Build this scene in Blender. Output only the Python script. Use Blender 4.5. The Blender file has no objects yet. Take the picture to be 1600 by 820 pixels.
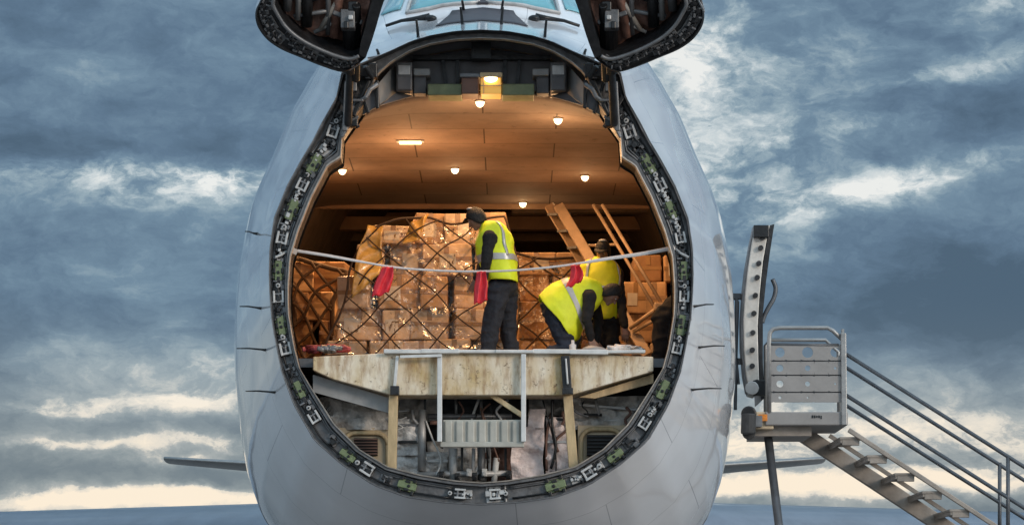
import bpy, math, random
from mathutils import Vector, Matrix, noise
R = random.Random(11)
sc = bpy.context.scene
COL = sc.collection
F = 4200.0; CX = 800.0; HY = 1010.0; CZ = 1.7       # long lens in pixels, horizon row, eye height
AX = -0.343                                          # aircraft centre line (metres)
def at(px, py, d):
    """a measured picture position at a real distance d (metres) from the camera"""
    return Vector(((px - CX) / F * d, d, CZ + (HY - py) / F * d))
def lerp(a, b, t): return a + (b - a) * t
def sstep(a, b, x):
    t = max(0.0, min(1.0, (x - a) / (b - a))); return t * t * (3 - 2 * t)

# ------------------------------------------------------------------ materials
def mat(name, col, rough=0.6, metal=0.0, var=0.15, scale=6.0, bump=0.0, bscale=None, col2=None, coat=0.0, detail=6.0, stretch=(1, 1, 1), spec=0.5):
    m = bpy.data.materials.new(name); m.use_nodes = True
    nt = m.node_tree; n = nt.nodes; l = nt.links
    p = n['Principled BSDF']
    p.inputs['Roughness'].default_value = rough; p.inputs['Metallic'].default_value = metal
    p.inputs['Coat Weight'].default_value = coat; p.inputs['Specular IOR Level'].default_value = spec
    tc = n.new('ShaderNodeTexCoord'); mp = n.new('ShaderNodeMapping')
    mp.inputs['Scale'].default_value = stretch
    l.new(tc.outputs['Object'], mp.inputs['Vector'])
    nz = n.new('ShaderNodeTexNoise'); nz.inputs['Scale'].default_value = scale; nz.inputs['Detail'].default_value = detail; nz.inputs['Roughness'].default_value = .62
    l.new(mp.outputs['Vector'], nz.inputs['Vector'])
    cr = n.new('ShaderNodeValToRGB')
    c1 = [max(0, c * (1 - var)) for c in col]; c2 = [min(1, c * (1 + var)) for c in (col2 or col)]
    cr.color_ramp.elements[0].position = .32; cr.color_ramp.elements[1].position = .68
    cr.color_ramp.elements[0].color = (*c1, 1); cr.color_ramp.elements[1].color = (*c2, 1)
    l.new(nz.outputs['Fac'], cr.inputs['Fac']); l.new(cr.outputs['Color'], p.inputs['Base Color'])
    if bump:
        bz = n.new('ShaderNodeTexNoise'); bz.inputs['Scale'].default_value = bscale or scale; bz.inputs['Detail'].default_value = 5
        l.new(mp.outputs['Vector'], bz.inputs['Vector'])
        b = n.new('ShaderNodeBump'); b.inputs['Strength'].default_value = bump; b.inputs['Distance'].default_value = .05
        l.new(bz.outputs['Fac'], b.inputs['Height']); l.new(b.outputs['Normal'], p.inputs['Normal'])
    return m
def mat_emit(name, col, s):
    m = bpy.data.materials.new(name); m.use_nodes = True; p = m.node_tree.nodes['Principled BSDF']
    p.inputs['Base Color'].default_value = (*col, 1); p.inputs['Emission Color'].default_value = (*col, 1); p.inputs['Emission Strength'].default_value = s
    return m
M = {}
def hull_mat():
    m = bpy.data.materials.new('hull_paint'); m.use_nodes = True; nt = m.node_tree; n = nt.nodes; l = nt.links
    p = n['Principled BSDF']; p.inputs['Roughness'].default_value = .3; p.inputs['Coat Weight'].default_value = 1; p.inputs['Coat Roughness'].default_value = .06; p.inputs['Coat IOR'].default_value = 1.75
    uv = n.new('ShaderNodeUVMap'); uv.uv_map = 'UVMap'
    br = n.new('ShaderNodeTexBrick'); br.offset = 0.5; br.inputs['Scale'].default_value = 1
    br.inputs['Brick Width'].default_value = 1.9; br.inputs['Row Height'].default_value = 1.3; br.inputs['Mortar Size'].default_value = .006; br.inputs['Mortar Smooth'].default_value = .3
    br.inputs['Color1'].default_value = (.86, .845, .865, 1); br.inputs['Color2'].default_value = (.835, .825, .845, 1); br.inputs['Mortar'].default_value = (.50, .50, .52, 1)
    l.new(uv.outputs['UV'], br.inputs['Vector'])
    tc = n.new('ShaderNodeTexCoord')
    nz = n.new('ShaderNodeTexNoise'); nz.inputs['Scale'].default_value = .8; nz.inputs['Detail'].default_value = 6; nz.inputs['Roughness'].default_value = .5
    l.new(tc.outputs['Object'], nz.inputs['Vector'])
    cr = n.new('ShaderNodeValToRGB'); cr.color_ramp.elements[0].position = .3; cr.color_ramp.elements[0].color = (.86, .855, .85, 1); cr.color_ramp.elements[1].position = .6; cr.color_ramp.elements[1].color = (1, 1, 1, 1)
    l.new(nz.outputs['Fac'], cr.inputs['Fac'])
    mx = n.new('ShaderNodeMix'); mx.data_type = 'RGBA'; mx.blend_type = 'MULTIPLY'; mx.inputs['Factor'].default_value = 1
    l.new(br.outputs['Color'], mx.inputs['A']); l.new(cr.outputs['Color'], mx.inputs['B']); l.new(mx.outputs['Result'], p.inputs['Base Color'])
    rr = n.new('ShaderNodeMapRange'); rr.inputs['To Min'].default_value = .28; rr.inputs['To Max'].default_value = .2
    l.new(nz.outputs['Fac'], rr.inputs['Value']); l.new(rr.outputs['Result'], p.inputs['Roughness'])
    bz = n.new('ShaderNodeTexNoise'); bz.inputs['Scale'].default_value = .55; bz.inputs['Detail'].default_value = 1.0
    l.new(tc.outputs['Object'], bz.inputs['Vector'])
    b = n.new('ShaderNodeBump'); b.inputs['Strength'].default_value = .55; b.inputs['Distance'].default_value = .1
    l.new(bz.outputs['Fac'], b.inputs['Height'])
    l.new(b.outputs['Normal'], p.inputs['Normal']); l.new(b.outputs['Normal'], p.inputs['Coat Normal'])
    return m
M['hull'] = hull_mat()
def ceil_mat():
    m = mat('ceiling_panel', (.30, .225, .18), .75, var=.2, scale=1.6, bump=.06, bscale=2)
    n = m.node_tree.nodes; l = m.node_tree.links; p = n['Principled BSDF']
    tc = n.new('ShaderNodeTexCoord')
    br = n.new('ShaderNodeTexBrick'); br.offset = .5; br.inputs['Scale'].default_value = 1; br.inputs['Brick Width'].default_value = 1.75; br.inputs['Row Height'].default_value = .95
    br.inputs['Mortar Size'].default_value = .009; br.inputs['Color1'].default_value = (1, 1, 1, 1); br.inputs['Color2'].default_value = (.9, .89, .88, 1); br.inputs['Mortar'].default_value = (.22, .19, .17, 1)
    l.new(tc.outputs['Object'], br.inputs['Vector'])
    mx = n.new('ShaderNodeMix'); mx.data_type = 'RGBA'; mx.blend_type = 'MULTIPLY'; mx.inputs['Factor'].default_value = 1
    src = p.inputs['Base Color'].links[0].from_socket
    l.new(src, mx.inputs['A']); l.new(br.outputs['Color'], mx.inputs['B'])
    sp = n.new('ShaderNodeTexNoise'); sp.inputs['Scale'].default_value = 7; sp.inputs['Detail'].default_value = 8; sp.inputs['Roughness'].default_value = .75; l.new(tc.outputs['Object'], sp.inputs['Vector'])     # scuffs
    cr = n.new('ShaderNodeValToRGB'); cr.color_ramp.elements[0].position = .30; cr.color_ramp.elements[0].color = (.3, .27, .25, 1); cr.color_ramp.elements[1].position = .42; cr.color_ramp.elements[1].color = (1, 1, 1, 1); l.new(sp.outputs['Fac'], cr.inputs['Fac'])
    m2 = n.new('ShaderNodeMix'); m2.data_type = 'RGBA'; m2.blend_type = 'MULTIPLY'; m2.inputs['Factor'].default_value = .8
    l.new(mx.outputs['Result'], m2.inputs['A']); l.new(cr.outputs['Color'], m2.inputs['B']); l.new(m2.outputs['Result'], p.inputs['Base Color'])
    return m
M['ceil'] = ceil_mat()
M['rim'] = mat('rim_metal', (.125, .122, .124), .45, .3, .35, 9, .25, 14)
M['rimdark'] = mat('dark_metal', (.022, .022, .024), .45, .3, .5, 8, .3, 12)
M['black'] = mat('black_steel', (.011, .011, .012), .38, .2, .3, 8, .1, 20)
M['gray'] = mat('grey_metal', (.17, .17, .175), .45, .4, .25, 7, .1, 14)
M['lgray'] = mat('light_grey_metal', (.48, .47, .46), .45, .2, .2, 7, .08, 12)
M['seal'] = mat('seal_strip', (.36, .32, .28), .5, .1, .25, 12)
M['green'] = mat('primer_green', (.17, .21, .105), .55, .1, .3, 14, .2)
M['olive'] = mat('olive_primer', (.17, .19, .10), .55, .1, .3, 6, .15)
M['white'] = mat('worn_white_paint', (.60, .59, .57), .45, 0, .12, 7, .05)
M['lining'] = mat('bay_lining', (.20, .15, .11), .7, 0, .3, 3, .2)
M['bulk'] = mat('bulkhead_grey', (.12, .115, .12), .55, .1, .25, 3.5, .15, 6)
M['cheek'] = mat('grey_panel', (.30, .295, .29), .5, .1, .15, 5, .1)
M['sill'] = None
def sill_mat():
    m = mat('worn_cream_paint', (.60, .41, .17), .6, 0, .12, 3.0, .12, 9, col2=(.74, .66, .54), stretch=(1.1, 1, .6), detail=9)
    n = m.node_tree.nodes; l = m.node_tree.links; p = n['Principled BSDF']
    tc = n.new('ShaderNodeTexCoord'); nz = n.new('ShaderNodeTexNoise'); nz.inputs['Scale'].default_value = 9; nz.inputs['Detail'].default_value = 10; nz.inputs['Roughness'].default_value = .66
    mp = n.new('ShaderNodeMapping'); mp.inputs['Scale'].default_value = (1.3, 1, .3); l.new(tc.outputs['Object'], mp.inputs['Vector']); l.new(mp.outputs['Vector'], nz.inputs['Vector'])
    cr = n.new('ShaderNodeValToRGB'); cr.color_ramp.elements[0].position = .36; cr.color_ramp.elements[0].color = (.46, .31, .2, 1); cr.color_ramp.elements[1].position = .53; cr.color_ramp.elements[1].color = (1, 1, 1, 1)
    l.new(nz.outputs['Fac'], cr.inputs['Fac'])
    mx = n.new('ShaderNodeMix'); mx.data_type = 'RGBA'; mx.blend_type = 'MULTIPLY'; mx.inputs['Factor'].default_value = .7
    src = p.inputs['Base Color'].links[0].from_socket
    l.new(src, mx.inputs['A']); l.new(cr.outputs['Color'], mx.inputs['B'])
    ch = n.new('ShaderNodeTexNoise'); ch.inputs['Scale'].default_value = 13; ch.inputs['Detail'].default_value = 12; ch.inputs['Roughness'].default_value = .78; l.new(tc.outputs['Object'], ch.inputs['Vector'])
    c2 = n.new('ShaderNodeValToRGB'); c2.color_ramp.elements[0].position = .36; c2.color_ramp.elements[0].color = (.24, .17, .12, 1); c2.color_ramp.elements[1].position = .43; c2.color_ramp.elements[1].color = (1, 1, 1, 1); l.new(ch.outputs['Fac'], c2.inputs['Fac'])
    m2 = n.new('ShaderNodeMix'); m2.data_type = 'RGBA'; m2.blend_type = 'MULTIPLY'; m2.inputs['Factor'].default_value = .9
    l.new(mx.outputs['Result'], m2.inputs['A']); l.new(c2.outputs['Color'], m2.inputs['B']); l.new(m2.outputs['Result'], p.inputs['Base Color'])
    return m
M['sill'] = sill_mat()
M['tan'] = mat('tan_worn_paint', (.56, .41, .23), .6, 0, .3, 5, .15, 12, stretch=(2, 2, .5))
M['tanpanel'] = mat('tan_panel', (.58, .46, .31), .6, 0, .2, 3, .08)
M['blanket'] = mat('grey_blanket', (.54, .50, .46), .4, .1, .45, 7, .5, 16, spec=.6)
M['blanket_blue'] = mat('bluish_blanket', (.58, .56, .54), .38, .1, .45, 8, .5, 18)
M['blanket_pink'] = mat('pinkish_blanket', (.80, .66, .62), .45, 0, .2, 8, .5, 16)
M['liner'] = mat('brown_liner', (.27, .14, .105), .55, .05, .55, 4, .6, 7)
M['slot'] = mat('dark_opening', (.02, .014, .012), .7)
M['stepbox'] = mat('grey_green_box', (.40, .38, .33), .55, .05, .15, 5, .1)
M['glass'] = mat('windscreen_glass', (.10, .34, .40), .04, 0, .1, 3, spec=1.0, coat=1)
M['antiglare'] = mat('antiglare_paint', (.055, .05, .06), .55)
M['card'] = mat('cardboard', (.54, .35, .20), .75, 0, .3, 4, .12, 10)
M['card2'] = mat('cardboard_pale', (.68, .52, .37), .75, 0, .3, 4, .12, 10)
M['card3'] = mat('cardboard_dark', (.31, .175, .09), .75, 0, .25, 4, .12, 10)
M['card4'] = mat('wrapped_cardboard', (.68, .52, .38), .3, 0, .3, 3, .5, 9, coat=.5)
M['tape'] = mat('parcel_tape', (.36, .22, .11), .3)
M['label'] = mat('paper_label', (.66, .62, .56), .6)
M['net'] = mat('net_webbing', (.05, .03, .02), .85, 0, .3, 30)
M['strapw'] = mat('white_webbing', (.58, .55, .54), .6, 0, .1, 20)
M['red_dull'] = mat('dull_red_webbing', (.30, .05, .055), .7, 0, .4, 14, .2)
M['red'] = mat('red_streamer', (.72, .025, .04), .5, 0, .15, 9, .2)
M['skin_a'] = mat('skin', (.25, .13, .085), .5)
M['cloth_black'] = mat('black_knit', (.007, .007, .008), .9, 0, .3, 20, .2, 60)
M['cloth_navy'] = mat('charcoal_trousers', (.015, .016, .022), .85, 0, .35, 8, .3, 25)
M['denim'] = mat('dark_blue_trousers', (.013, .018, .032), .85, 0, .35, 8, .3, 25)
M['hivis'] = mat('hi_vis_fabric', (.72, .80, .02), .6, 0, .08, 8, .15, 14)
M['hivis_o'] = mat('hi_vis_yellow', (.82, .78, .015), .6, 0, .08, 8, .15, 14)
M['silver'] = mat('reflective_tape', (.46, .45, .43), .4, .3, .1, 20)
M['hair'] = mat('dark_hair', (.008, .006, .005), .7, 0, .3, 40, .4, 60)
M['boot'] = mat('black_boots', (.012, .011, .011), .5)
M['capw'] = mat('pale_cap_highlight', (.5, .48, .46), .6)
M['eye'] = mat('eye_white', (.6, .58, .55), .3)
M['alu'] = mat('aluminium', (.30, .295, .29), .42, .55, .15, 5, .05, 20, stretch=(1, 1, 3))
M['alup'] = mat('grey_railing_panel', (.27, .255, .245), .5, .15, .1, 4, .05, 18)
M['beamb'] = mat('stringer_paint', (.30, .26, .225), .5, .3, .25, 3, .1, 12, stretch=(1, 1, 1))
M['rail'] = mat('rail_paint', (.10, .105, .115), .45, .4, .2, 8)
M['rubber'] = mat('rubber', (.035, .035, .036), .7, 0, .3, 10, .1)
M['orange'] = mat('orange_sticker', (.70, .22, .02), .5, 0, .25, 30)
M['wing'] = mat('wing_grey', (.16, .185, .23), .3, .2, .15, 1.2, .1, 1.5, coat=.4)
M['doorface'] = mat('door_edge', (.52, .49, .45), .5, .2, .2, 6, .1)
M['lampbox'] = mat_emit('lit_lamp_box', (.9, .48, .10), .42)
M['bulb'] = mat_emit('lamp_glow', (1, .74, .38), 7)
M['boxbrown'] = mat('brown_box', (.17, .085, .06), .6)
M['wood'] = mat('tan_ladder', (.46, .32, .20), .55, .1, .2, 6, .05)
M['beam'] = mat('brown_beam', (.34, .22, .14), .6, 0, .2, 3)

# ------------------------------------------------------------------ mesh helper
class MB:
    def __init__(s): s.v = []; s.f = []; s.m = []
    def add(s, vs, fs, mi=0):
        b = len(s.v); s.v += [Vector(v) for v in vs]
        for f in fs: s.f.append([b + i for i in f]); s.m.append(mi)
        return s
    def box(s, c, sz, mi=0, rot=None):
        c = Vector(c); h = Vector(sz) / 2
        vs = [Vector((x * h.x, y * h.y, z * h.z)) for x in (-1, 1) for y in (-1, 1) for z in (-1, 1)]
        if rot is not None: vs = [rot @ v for v in vs]
        return s.add([c + v for v in vs], [(0, 1, 3, 2), (4, 6, 7, 5), (0, 4, 5, 1), (2, 3, 7, 6), (0, 2, 6, 4), (1, 5, 7, 3)], mi)
    def beam(s, p, q, w, h, mi=0, up=(0, 1, 0)):
        p, q = Vector(p), Vector(q); d = (q - p); L = d.length; d.normalize()
        u = Vector(up); u = (u - d * u.dot(d)).normalized(); r = d.cross(u)
        return s.box((p + q) / 2, (L, w, h), mi, Matrix((d, u, r)).transposed())
    def tube(s, pts, r, n=8, mi=0, flat=1.0, cap=True):
        pts = [Vector(p) for p in pts]; rs = r if isinstance(r, (list, tuple)) else [r] * len(pts)
        rings = []; prev = None
        for i, p in enumerate(pts):
            d = (pts[min(i + 1, len(pts) - 1)] - pts[max(i - 1, 0)]).normalized()
            if prev is None:
                a = Vector((0, 0, 1)) if abs(d.z) < .9 else Vector((1, 0, 0))
                u = (a - d * a.dot(d)).normalized()
            else: u = (prev - d * prev.dot(d)).normalized()
            prev = u; w = d.cross(u)
            rings.append([p + (u * math.cos(t) + w * math.sin(t) * flat) * rs[i] for t in [2 * math.pi * k / n for k in range(n)]])
        return s.loft(rings, True, cap, mi)
    def loft(s, rings, closed=True, cap=False, mi=0):
        n = len(rings[0]); vs = [v for r in rings for v in r]; fs = []
        for i in range(len(rings) - 1):
            for k in range(n if closed else n - 1):
                k2 = (k + 1) % n; fs.append((i * n + k, i * n + k2, (i + 1) * n + k2, (i + 1) * n + k))
        if cap: fs.append(tuple(range(n - 1, -1, -1))); fs.append(tuple((len(rings) - 1) * n + k for k in range(n)))
        return s.add(vs, fs, mi)
    def prism(s, poly, vec, mi=0):
        vec = Vector(vec); a = [Vector(p) for p in poly]; b = [p + vec for p in a]; n = len(a)
        fs = [tuple(range(n)), tuple(range(2 * n - 1, n - 1, -1))] + [(k, n + k, n + (k + 1) % n, (k + 1) % n) for k in range(n)]
        return s.add(a + b, fs, mi)
    def ball(s, c, r, mi=0, nu=10, nv=7, zc=-1.0):
        c = Vector(c); r = r if isinstance(r, (tuple, list)) else (r, r, r); rings = []
        for j in range(nv + 1):
            ph = lerp(math.asin(max(-1, zc)), math.pi / 2, j / nv)
            rings.append([c + Vector((r[0] * math.cos(ph) * math.cos(2 * math.pi * k / nu), r[1] * math.cos(ph) * math.sin(2 * math.pi * k / nu), r[2] * math.sin(ph))) for k in range(nu)])
        return s.loft(rings, True, False, mi)
    def build(s, name, mats, parent=None, smooth=False, bevel=0, solid=0, uv=None, local=False, fix=True, subd=0, keepn=False):
        me = bpy.data.meshes.new(name)
        off = Vector((0, 0, 0))
        if parent is not None and not local:
            q = parent
            while q is not None: off += q.location; q = q.parent
        me.from_pydata([v - off for v in s.v], [], s.f)
        for mm in (mats if isinstance(mats, (list, tuple)) else [mats]): me.materials.append(M[mm] if isinstance(mm, str) else mm)
        me.polygons.foreach_set('material_index', s.m)
        if uv:
            ul = me.uv_layers.new(name='UVMap')
            for lp in me.loops: ul.data[lp.index].uv = uv[lp.vertex_index]
        if not keepn:
            import bmesh
            bm = bmesh.new(); bm.from_mesh(me); bmesh.ops.recalc_face_normals(bm, faces=bm.faces); bm.to_mesh(me); bm.free()
        me.polygons.foreach_set('use_smooth', [bool(smooth)] * len(me.polygons))
        me.update()
        o = bpy.data.objects.new(name, me); COL.objects.link(o)
        if parent is not None: o.parent = parent
        if solid: md = o.modifiers.new('solid', 'SOLIDIFY'); md.thickness = solid; md.offset = 0
        if bevel: md = o.modifiers.new('bevel', 'BEVEL'); md.width = bevel; md.segments = 2; md.limit_method = 'ANGLE'; md.angle_limit = .6
        if subd: md = o.modifiers.new('sub', 'SUBSURF'); md.levels = subd; md.render_levels = subd
        return o
def tag(o, label=None, cat=None, group=None, kind=None):
    if label: o['label'] = label
    if cat: o['category'] = cat
    if group: o['group'] = group
    if kind: o['kind'] = kind
    return o
def thing(name, loc, label, cat, group=None):
    o = bpy.data.objects.new(name, None); COL.objects.link(o); o.location = Vector(loc); o.empty_display_size = .2
    return tag(o, label, cat, group)
def resample(pts, n):
    d = [0]
    for a, b in zip(pts, pts[1:]): d.append(d[-1] + math.dist(a, b))
    out = []; j = 0
    for i in range(n + 1):
        t = d[-1] * i / n
        while j < len(d) - 2 and d[j + 1] < t: j += 1
        k = (t - d[j]) / max(1e-9, d[j + 1] - d[j])
        out.append(tuple(lerp(a, b, k) for a, b in zip(pts[j], pts[j + 1])))
    return out
def crom(pts, m=6):
    out = []
    for i in range(len(pts) - 1):
        p0 = pts[max(0, i - 1)]; p1 = pts[i]; p2 = pts[i + 1]; p3 = pts[min(len(pts) - 1, i + 2)]
        for k in range(m):
            t = k / m
            out.append(tuple(.5 * (2 * b + (c - a) * t + (2 * a - 5 * b + 4 * c - e) * t * t + (3 * b - a - 3 * c + e) * t ** 3) for a, b, c, e in zip(p0, p1, p2, p3)))
    out.append(tuple(pts[-1])); return out

# ------------------------------------------------------------------ ground
g = MB(); g.add([(-3000, -3000, 0), (3000, -3000, 0), (3000, 3000, 0), (-3000, 3000, 0)], [(0, 1, 2, 3)])
M['apron'] = mat('apron_concrete', (.19, .17, .16), .3, 0, .2, .15, .1, 3)
tag(g.build('apron_ground', 'apron'), kind='structure')

# ------------------------------------------------------------------ aircraft
AC = thing('cargo_aircraft', (AX, 45, 2.15), 'huge white cargo aircraft seen head on with its nose raised and lit hold open', 'aircraft')
D0 = 30.0; S0 = F / D0
def zf(py, d=D0): return CZ + (HY - py) / F * d
F_out = [(0, 48), (40, 50), (80, 57), (110, 66), (140, 80), (179, 97), (217, 113), (226, 154), (247, 191), (263, 222), (280, 250), (303, 292), (323, 342), (330, 390), (331, 430),
         (330, 460), (327, 500), (318, 549), (311, 582), (292, 633), (260, 688), (218, 725), (167, 758), (117, 776), (57, 785), (0, 788)]
I_in = [(0, 60), (40, 62), (80, 69), (110, 79), (140, 96), (160, 113), (168, 124), (176, 144), (196, 176), (218, 208), (221, 245), (241, 257), (267, 307), (288, 360), (300, 401), (303, 446), (303, 470),
        (302, 492), (294, 541), (285, 575), (264, 611), (231, 663), (191, 703), (147, 730), (96, 743), (40, 752), (0, 755)]
NT, NB = 64, 44
def front_loop(pl, wi):
    up = resample([(h / S0, zf(y)) for h, y in pl[:wi + 1]], NT); lo = resample([(h / S0, zf(y)) for h, y in pl[wi:]], NB)
    return up + lo[1:]
FO = front_loop(F_out, 14); FI = front_loop(I_in, 16)
M_sec = [(0, 10.45), (.6, 10.36), (1.1, 10.15), (1.55, 9.82), (1.85, 9.5), (2.02, 9.3), (2.3, 8.9), (2.54, 8.5), (2.77, 7.93), (2.96, 7.5), (3.06, 7.2), (3.15, 6.75), (3.21, 6.33), (3.24, 5.88), (3.25, 5.4),
         (3.24, 5.0), (3.2, 4.66), (3.15, 4.2), (3.08, 3.86), (2.92, 3.4), (2.62, 2.95), (2.1, 2.52), (1.4, 2.26), (.7, 2.16), (0, 2.15)]
MO = resample(M_sec[:15], NT) + resample(M_sec[14:], NB)[1:]
YM = 35.5
def ztop(y):
    ks = [(30, 8.572), (30.5, 8.76), (31.0, 8.95), (31.45, 9.13), (31.7, 9.36), (32.6, 10.12), (33.1, 10.33), (34, 10.42), (35.5, 10.45)]
    for (a, za), (b, zb) in zip(ks, ks[1:]):
        if y <= b: return lerp(za, zb, (y - a) / (b - a))
    return 10.45
def half(y):
    """right half of the hull section at distance y, from crown to keel: (half width, z)"""
    if y <= YM:
        t = math.sin(math.pi / 2 * (y - D0) / (YM - D0)); out = []
        zt0 = lerp(FO[0][1], MO[0][1], t); dz = ztop(y) - zt0
        for (a, za), (b, zb) in zip(FO, MO):
            h = lerp(a, b, t); z = lerp(za, zb, t)
            w = (1 - sstep(.55, 1.5, h)) if z > 7.5 else 0
            out.append((h, z + dz * w))
        return out
    k = sstep(66, 96, y); s = lerp(1, .12, k)
    return [(h * s, 8.3 + (z - 8.3) * s) if k > 0 else (h, z) for h, z in MO]
def ring(hl, y, sc_=1.0, cz=6.2):
    r = [Vector((AX + h * sc_, y, cz + (z - cz) * sc_)) for h, z in hl]
    l = [Vector((AX - h * sc_, y, cz + (z - cz) * sc_)) for h, z in hl[1:-1]][::-1]
    return r + l
ys = [30, 30.04, 30.15, 30.3, 30.5, 30.75, 31, 31.2, 31.45, 31.58, 31.7, 31.9, 32.1, 32.35, 32.6, 32.85, 33.1, 33.5, 34, 34.5, 35, 35.5, 38, 42, 48, 56, 66, 72, 78, 84, 90, 96]
m = MB(); rings = [ring(half(y), y) for y in ys]; m.loft(rings, True, False)
uv = []
for y, r in zip(ys, rings):
    n = len(r)
    for i in range(n): uv.append((i / n * 19.0 + .37, y * 1.0 + .45))
skin = m.build('fuselage_skin', 'hull', AC, smooth=True, uv=uv)
tag(skin, 'glossy grey white painted skin')
def top_z(y, x):
    hl = half(y)
    for (a, za), (b, zb) in zip(hl, hl[1:]):
        if a <= abs(x) <= b: return lerp(za, zb, (abs(x) - a) / max(1e-6, b - a))
    return hl[0][1]
def patch(name, corner_fn, mt, nu=8, nv=6, off=.012, thick=.01, parent=None):
    mm = MB(); vs = []
    for j in range(nv + 1):
        for i in range(nu + 1):
            x, y = corner_fn(i / nu, j / nv); vs.append(Vector((AX + x, y - off * .5, top_z(y, x) + off)))
    mm.add(vs, [(j * (nu + 1) + i, j * (nu + 1) + i + 1, (j + 1) * (nu + 1) + i + 1, (j + 1) * (nu + 1) + i) for j in range(nv) for i in range(nu)])
    return mm.build(name, mt, parent or AC, smooth=True, solid=thick)
# flight-deck windscreen panes, dark nose panel, wipers and small probes
for s in (-1, 1):
    w = patch('windscreen', lambda u, v, s=s: (s * lerp(lerp(.07, .09, v), lerp(.86, .74, v), u), lerp(31.62 + .03 * u, 32.5, v)), 'glass')
    fm = MB(); crn = [(.05, 31.58), (.9, 31.63), (.78, 32.54), (.07, 32.54), (.05, 31.58)]
    pts = []
    for (x0, y0), (x1, y1) in zip(crn, crn[1:]):
        for k in range(6):
            x, y = lerp(x0, x1, k / 6) * s, lerp(y0, y1, k / 6); pts.append((AX + x, y - .01, top_z(y, x) + .02))
    fm.tube(pts + [pts[0]], .022, 6); fm.build('window_frame', 'lgray', w, smooth=True)
    sw = patch('side_window', lambda u, v, s=s: (s * lerp(lerp(.98, .86, v), lerp(1.22, 1.12, v), u), lerp(31.8 + .2 * u, 32.5, v)), 'glass')
    pts = [(AX + s * x, y, top_z(y, x) + .05) for x, y in ((.62, 31.32), (.75, 31.36), (.95, 31.40), (1.13, 31.36))]
    wm = MB(); wm.tube(pts, [.045, .03, .02, .018], 6); wm.ball((AX + s * .6, 31.30, top_z(31.3, .6) + .03), (.07, .05, .04)); wm.build('wiper', 'black', AC, smooth=True)
    for x, y, hh in ((.22, 31.5, .12), (.22, 30.6, .2), (.71, 30.25, .2), (1.15, 30.2, .05)):
        pm = MB(); p = Vector((AX + s * x, y, top_z(y, x) - .03)); pm.tube([p, p + Vector((s * .01, -.07, hh * .6)), p + Vector((s * .02, -.1, hh))], [.02, .016, .014], 6); pm.build('air_probe', 'black', AC)
patch('antiglare_panel', lambda u, v: (lerp(-1, 1, u) * lerp(.53, .36, v), lerp(30.72, 31.5, v)), 'antiglare', off=.008, thick=.006)
cp = MB(); cp.beam((AX, 31.55, top_z(31.55, 0) + .02), (AX, 32.6, top_z(32.6, 0) + .03), .12, .03, up=(1, 0, 0)); cp.build('window_post', 'antiglare', AC)

# nose rim: a channel section between the outer and the inner loop
def both(hl): return hl
def rim_ring(fr, dy):
    hl = [(lerp(a, b, fr), lerp(za, zb, fr)) for (a, za), (b, zb) in zip(FO, FI)]
    return ring(hl, D0 + dy)
m = MB(); prof = [(-.012, .03), (-.012, -.03), (.06, -.035), (.09, .10), (.84, .10), (.87, -.01), (.985, -.01)]
m.loft([rim_ring(a, b) for a, b in prof], True, False)
RIM = m.build('nose_frame', 'rim', AC)
m = MB(); m.loft([rim_ring(1.0, -.03), rim_ring(1.05, -.035), rim_ring(1.06, .0), rim_ring(1.06, .06), rim_ring(.99, .06), rim_ring(.985, -.02)], True, False)
m.build('seal_strip', 'seal', RIM)
def arch_y(r, dy): return [Vector((v.x, D0 + (dy if v.z < 7.75 else .16 + (dy - .5) * .15), v.z)) for v in r]
m = MB(); hi = [rim_ring(1.0, .06), arch_y(rim_ring(1.0, .5), .5), arch_y(rim_ring(.9, .62), .62), arch_y(rim_ring(.2, .64), .64)]
m.loft(hi, True, False); m.build('inner_frame', 'rimdark', AC)
m = MB(); m.loft([rim_ring(-.03, -.005), rim_ring(-.03, -.03), rim_ring(0, -.045), rim_ring(.02, -.03)], True, False); m.build('rim_edge', 'gray', RIM, smooth=True)
# latches and guide pads round the rim
def rim_at(py, side, fr=.47):
    z = zf(py); best = min(range(20, NT + NB - 1), key=lambda i: abs(lerp(FO[i][1], FI[i][1], fr) - z) + (0 if F_out[6][1] < py else 0))
    i = best; a = Vector((lerp(FO[i][0], FI[i][0], fr), lerp(FO[i][1], FI[i][1], fr))); j = i + 1
    b = Vector((lerp(FO[j][0], FI[j][0], fr), lerp(FO[j][1], FI[j][1], fr))); t = (b - a).normalized()
    p = Vector((AX + side * a.x, D0 + .1, a.y)); tv = Vector((side * t.x, 0, t.y))
    nv = Vector((tv.z, 0, -tv.x)) * side      # across the channel
    wid = math.hypot(FO[i][0] - FI[i][0], FO[i][1] - FI[i][1])
    return p, tv, nv, wid
def latch_mb():
    b = MB()     # local: x across the channel, y out towards the viewer (-y), z along the rim
    b.box((0, -.02, 0), (.13, .05, .17), 2); b.box((-.048, -.05, .015), (.024, .06, .13), 1); b.box((.048, -.05, .015), (.024, .06, .13), 1); b.box((0, -.045, .065), (.09, .05, .022), 1); b.box((0, -.045, -.015), (.09, .05, .02), 0)
    b.tube([(0, -.05, .06), (0, -.05, -.06)], .014, 6, 0); b.tube([(-.075, -.04, .02), (.075, -.04, .02)], .012, 6, 2)
    b.tube([(0, -.02, -.105), (0, -.075, -.105)], .027, 10, 1); b.box((0, -.02, -.1), (.10, .05, .06), 2); b.tube([(0, -.02, -.105), (0, -.09, -.105)], .011, 8, 2)
    return b
def pad_mb():
    b = MB(); b.box((0, -.02, 0), (.13, .05, .19), 0); b.box((0, -.045, 0), (.075, .05, .22), 0)
    for sx in (-1, 1):
        for sz in (-1, 1): b.box((sx * .075, -.03, sz * .075), (.05, .06, .035), 1)
        b.box((sx * .045, -.062, 0), (.03, .03, .06), 1)
    b.tube([(0, -.03, .02), (0, -.085, .02)], .02, 8, 1)
    return b
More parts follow.
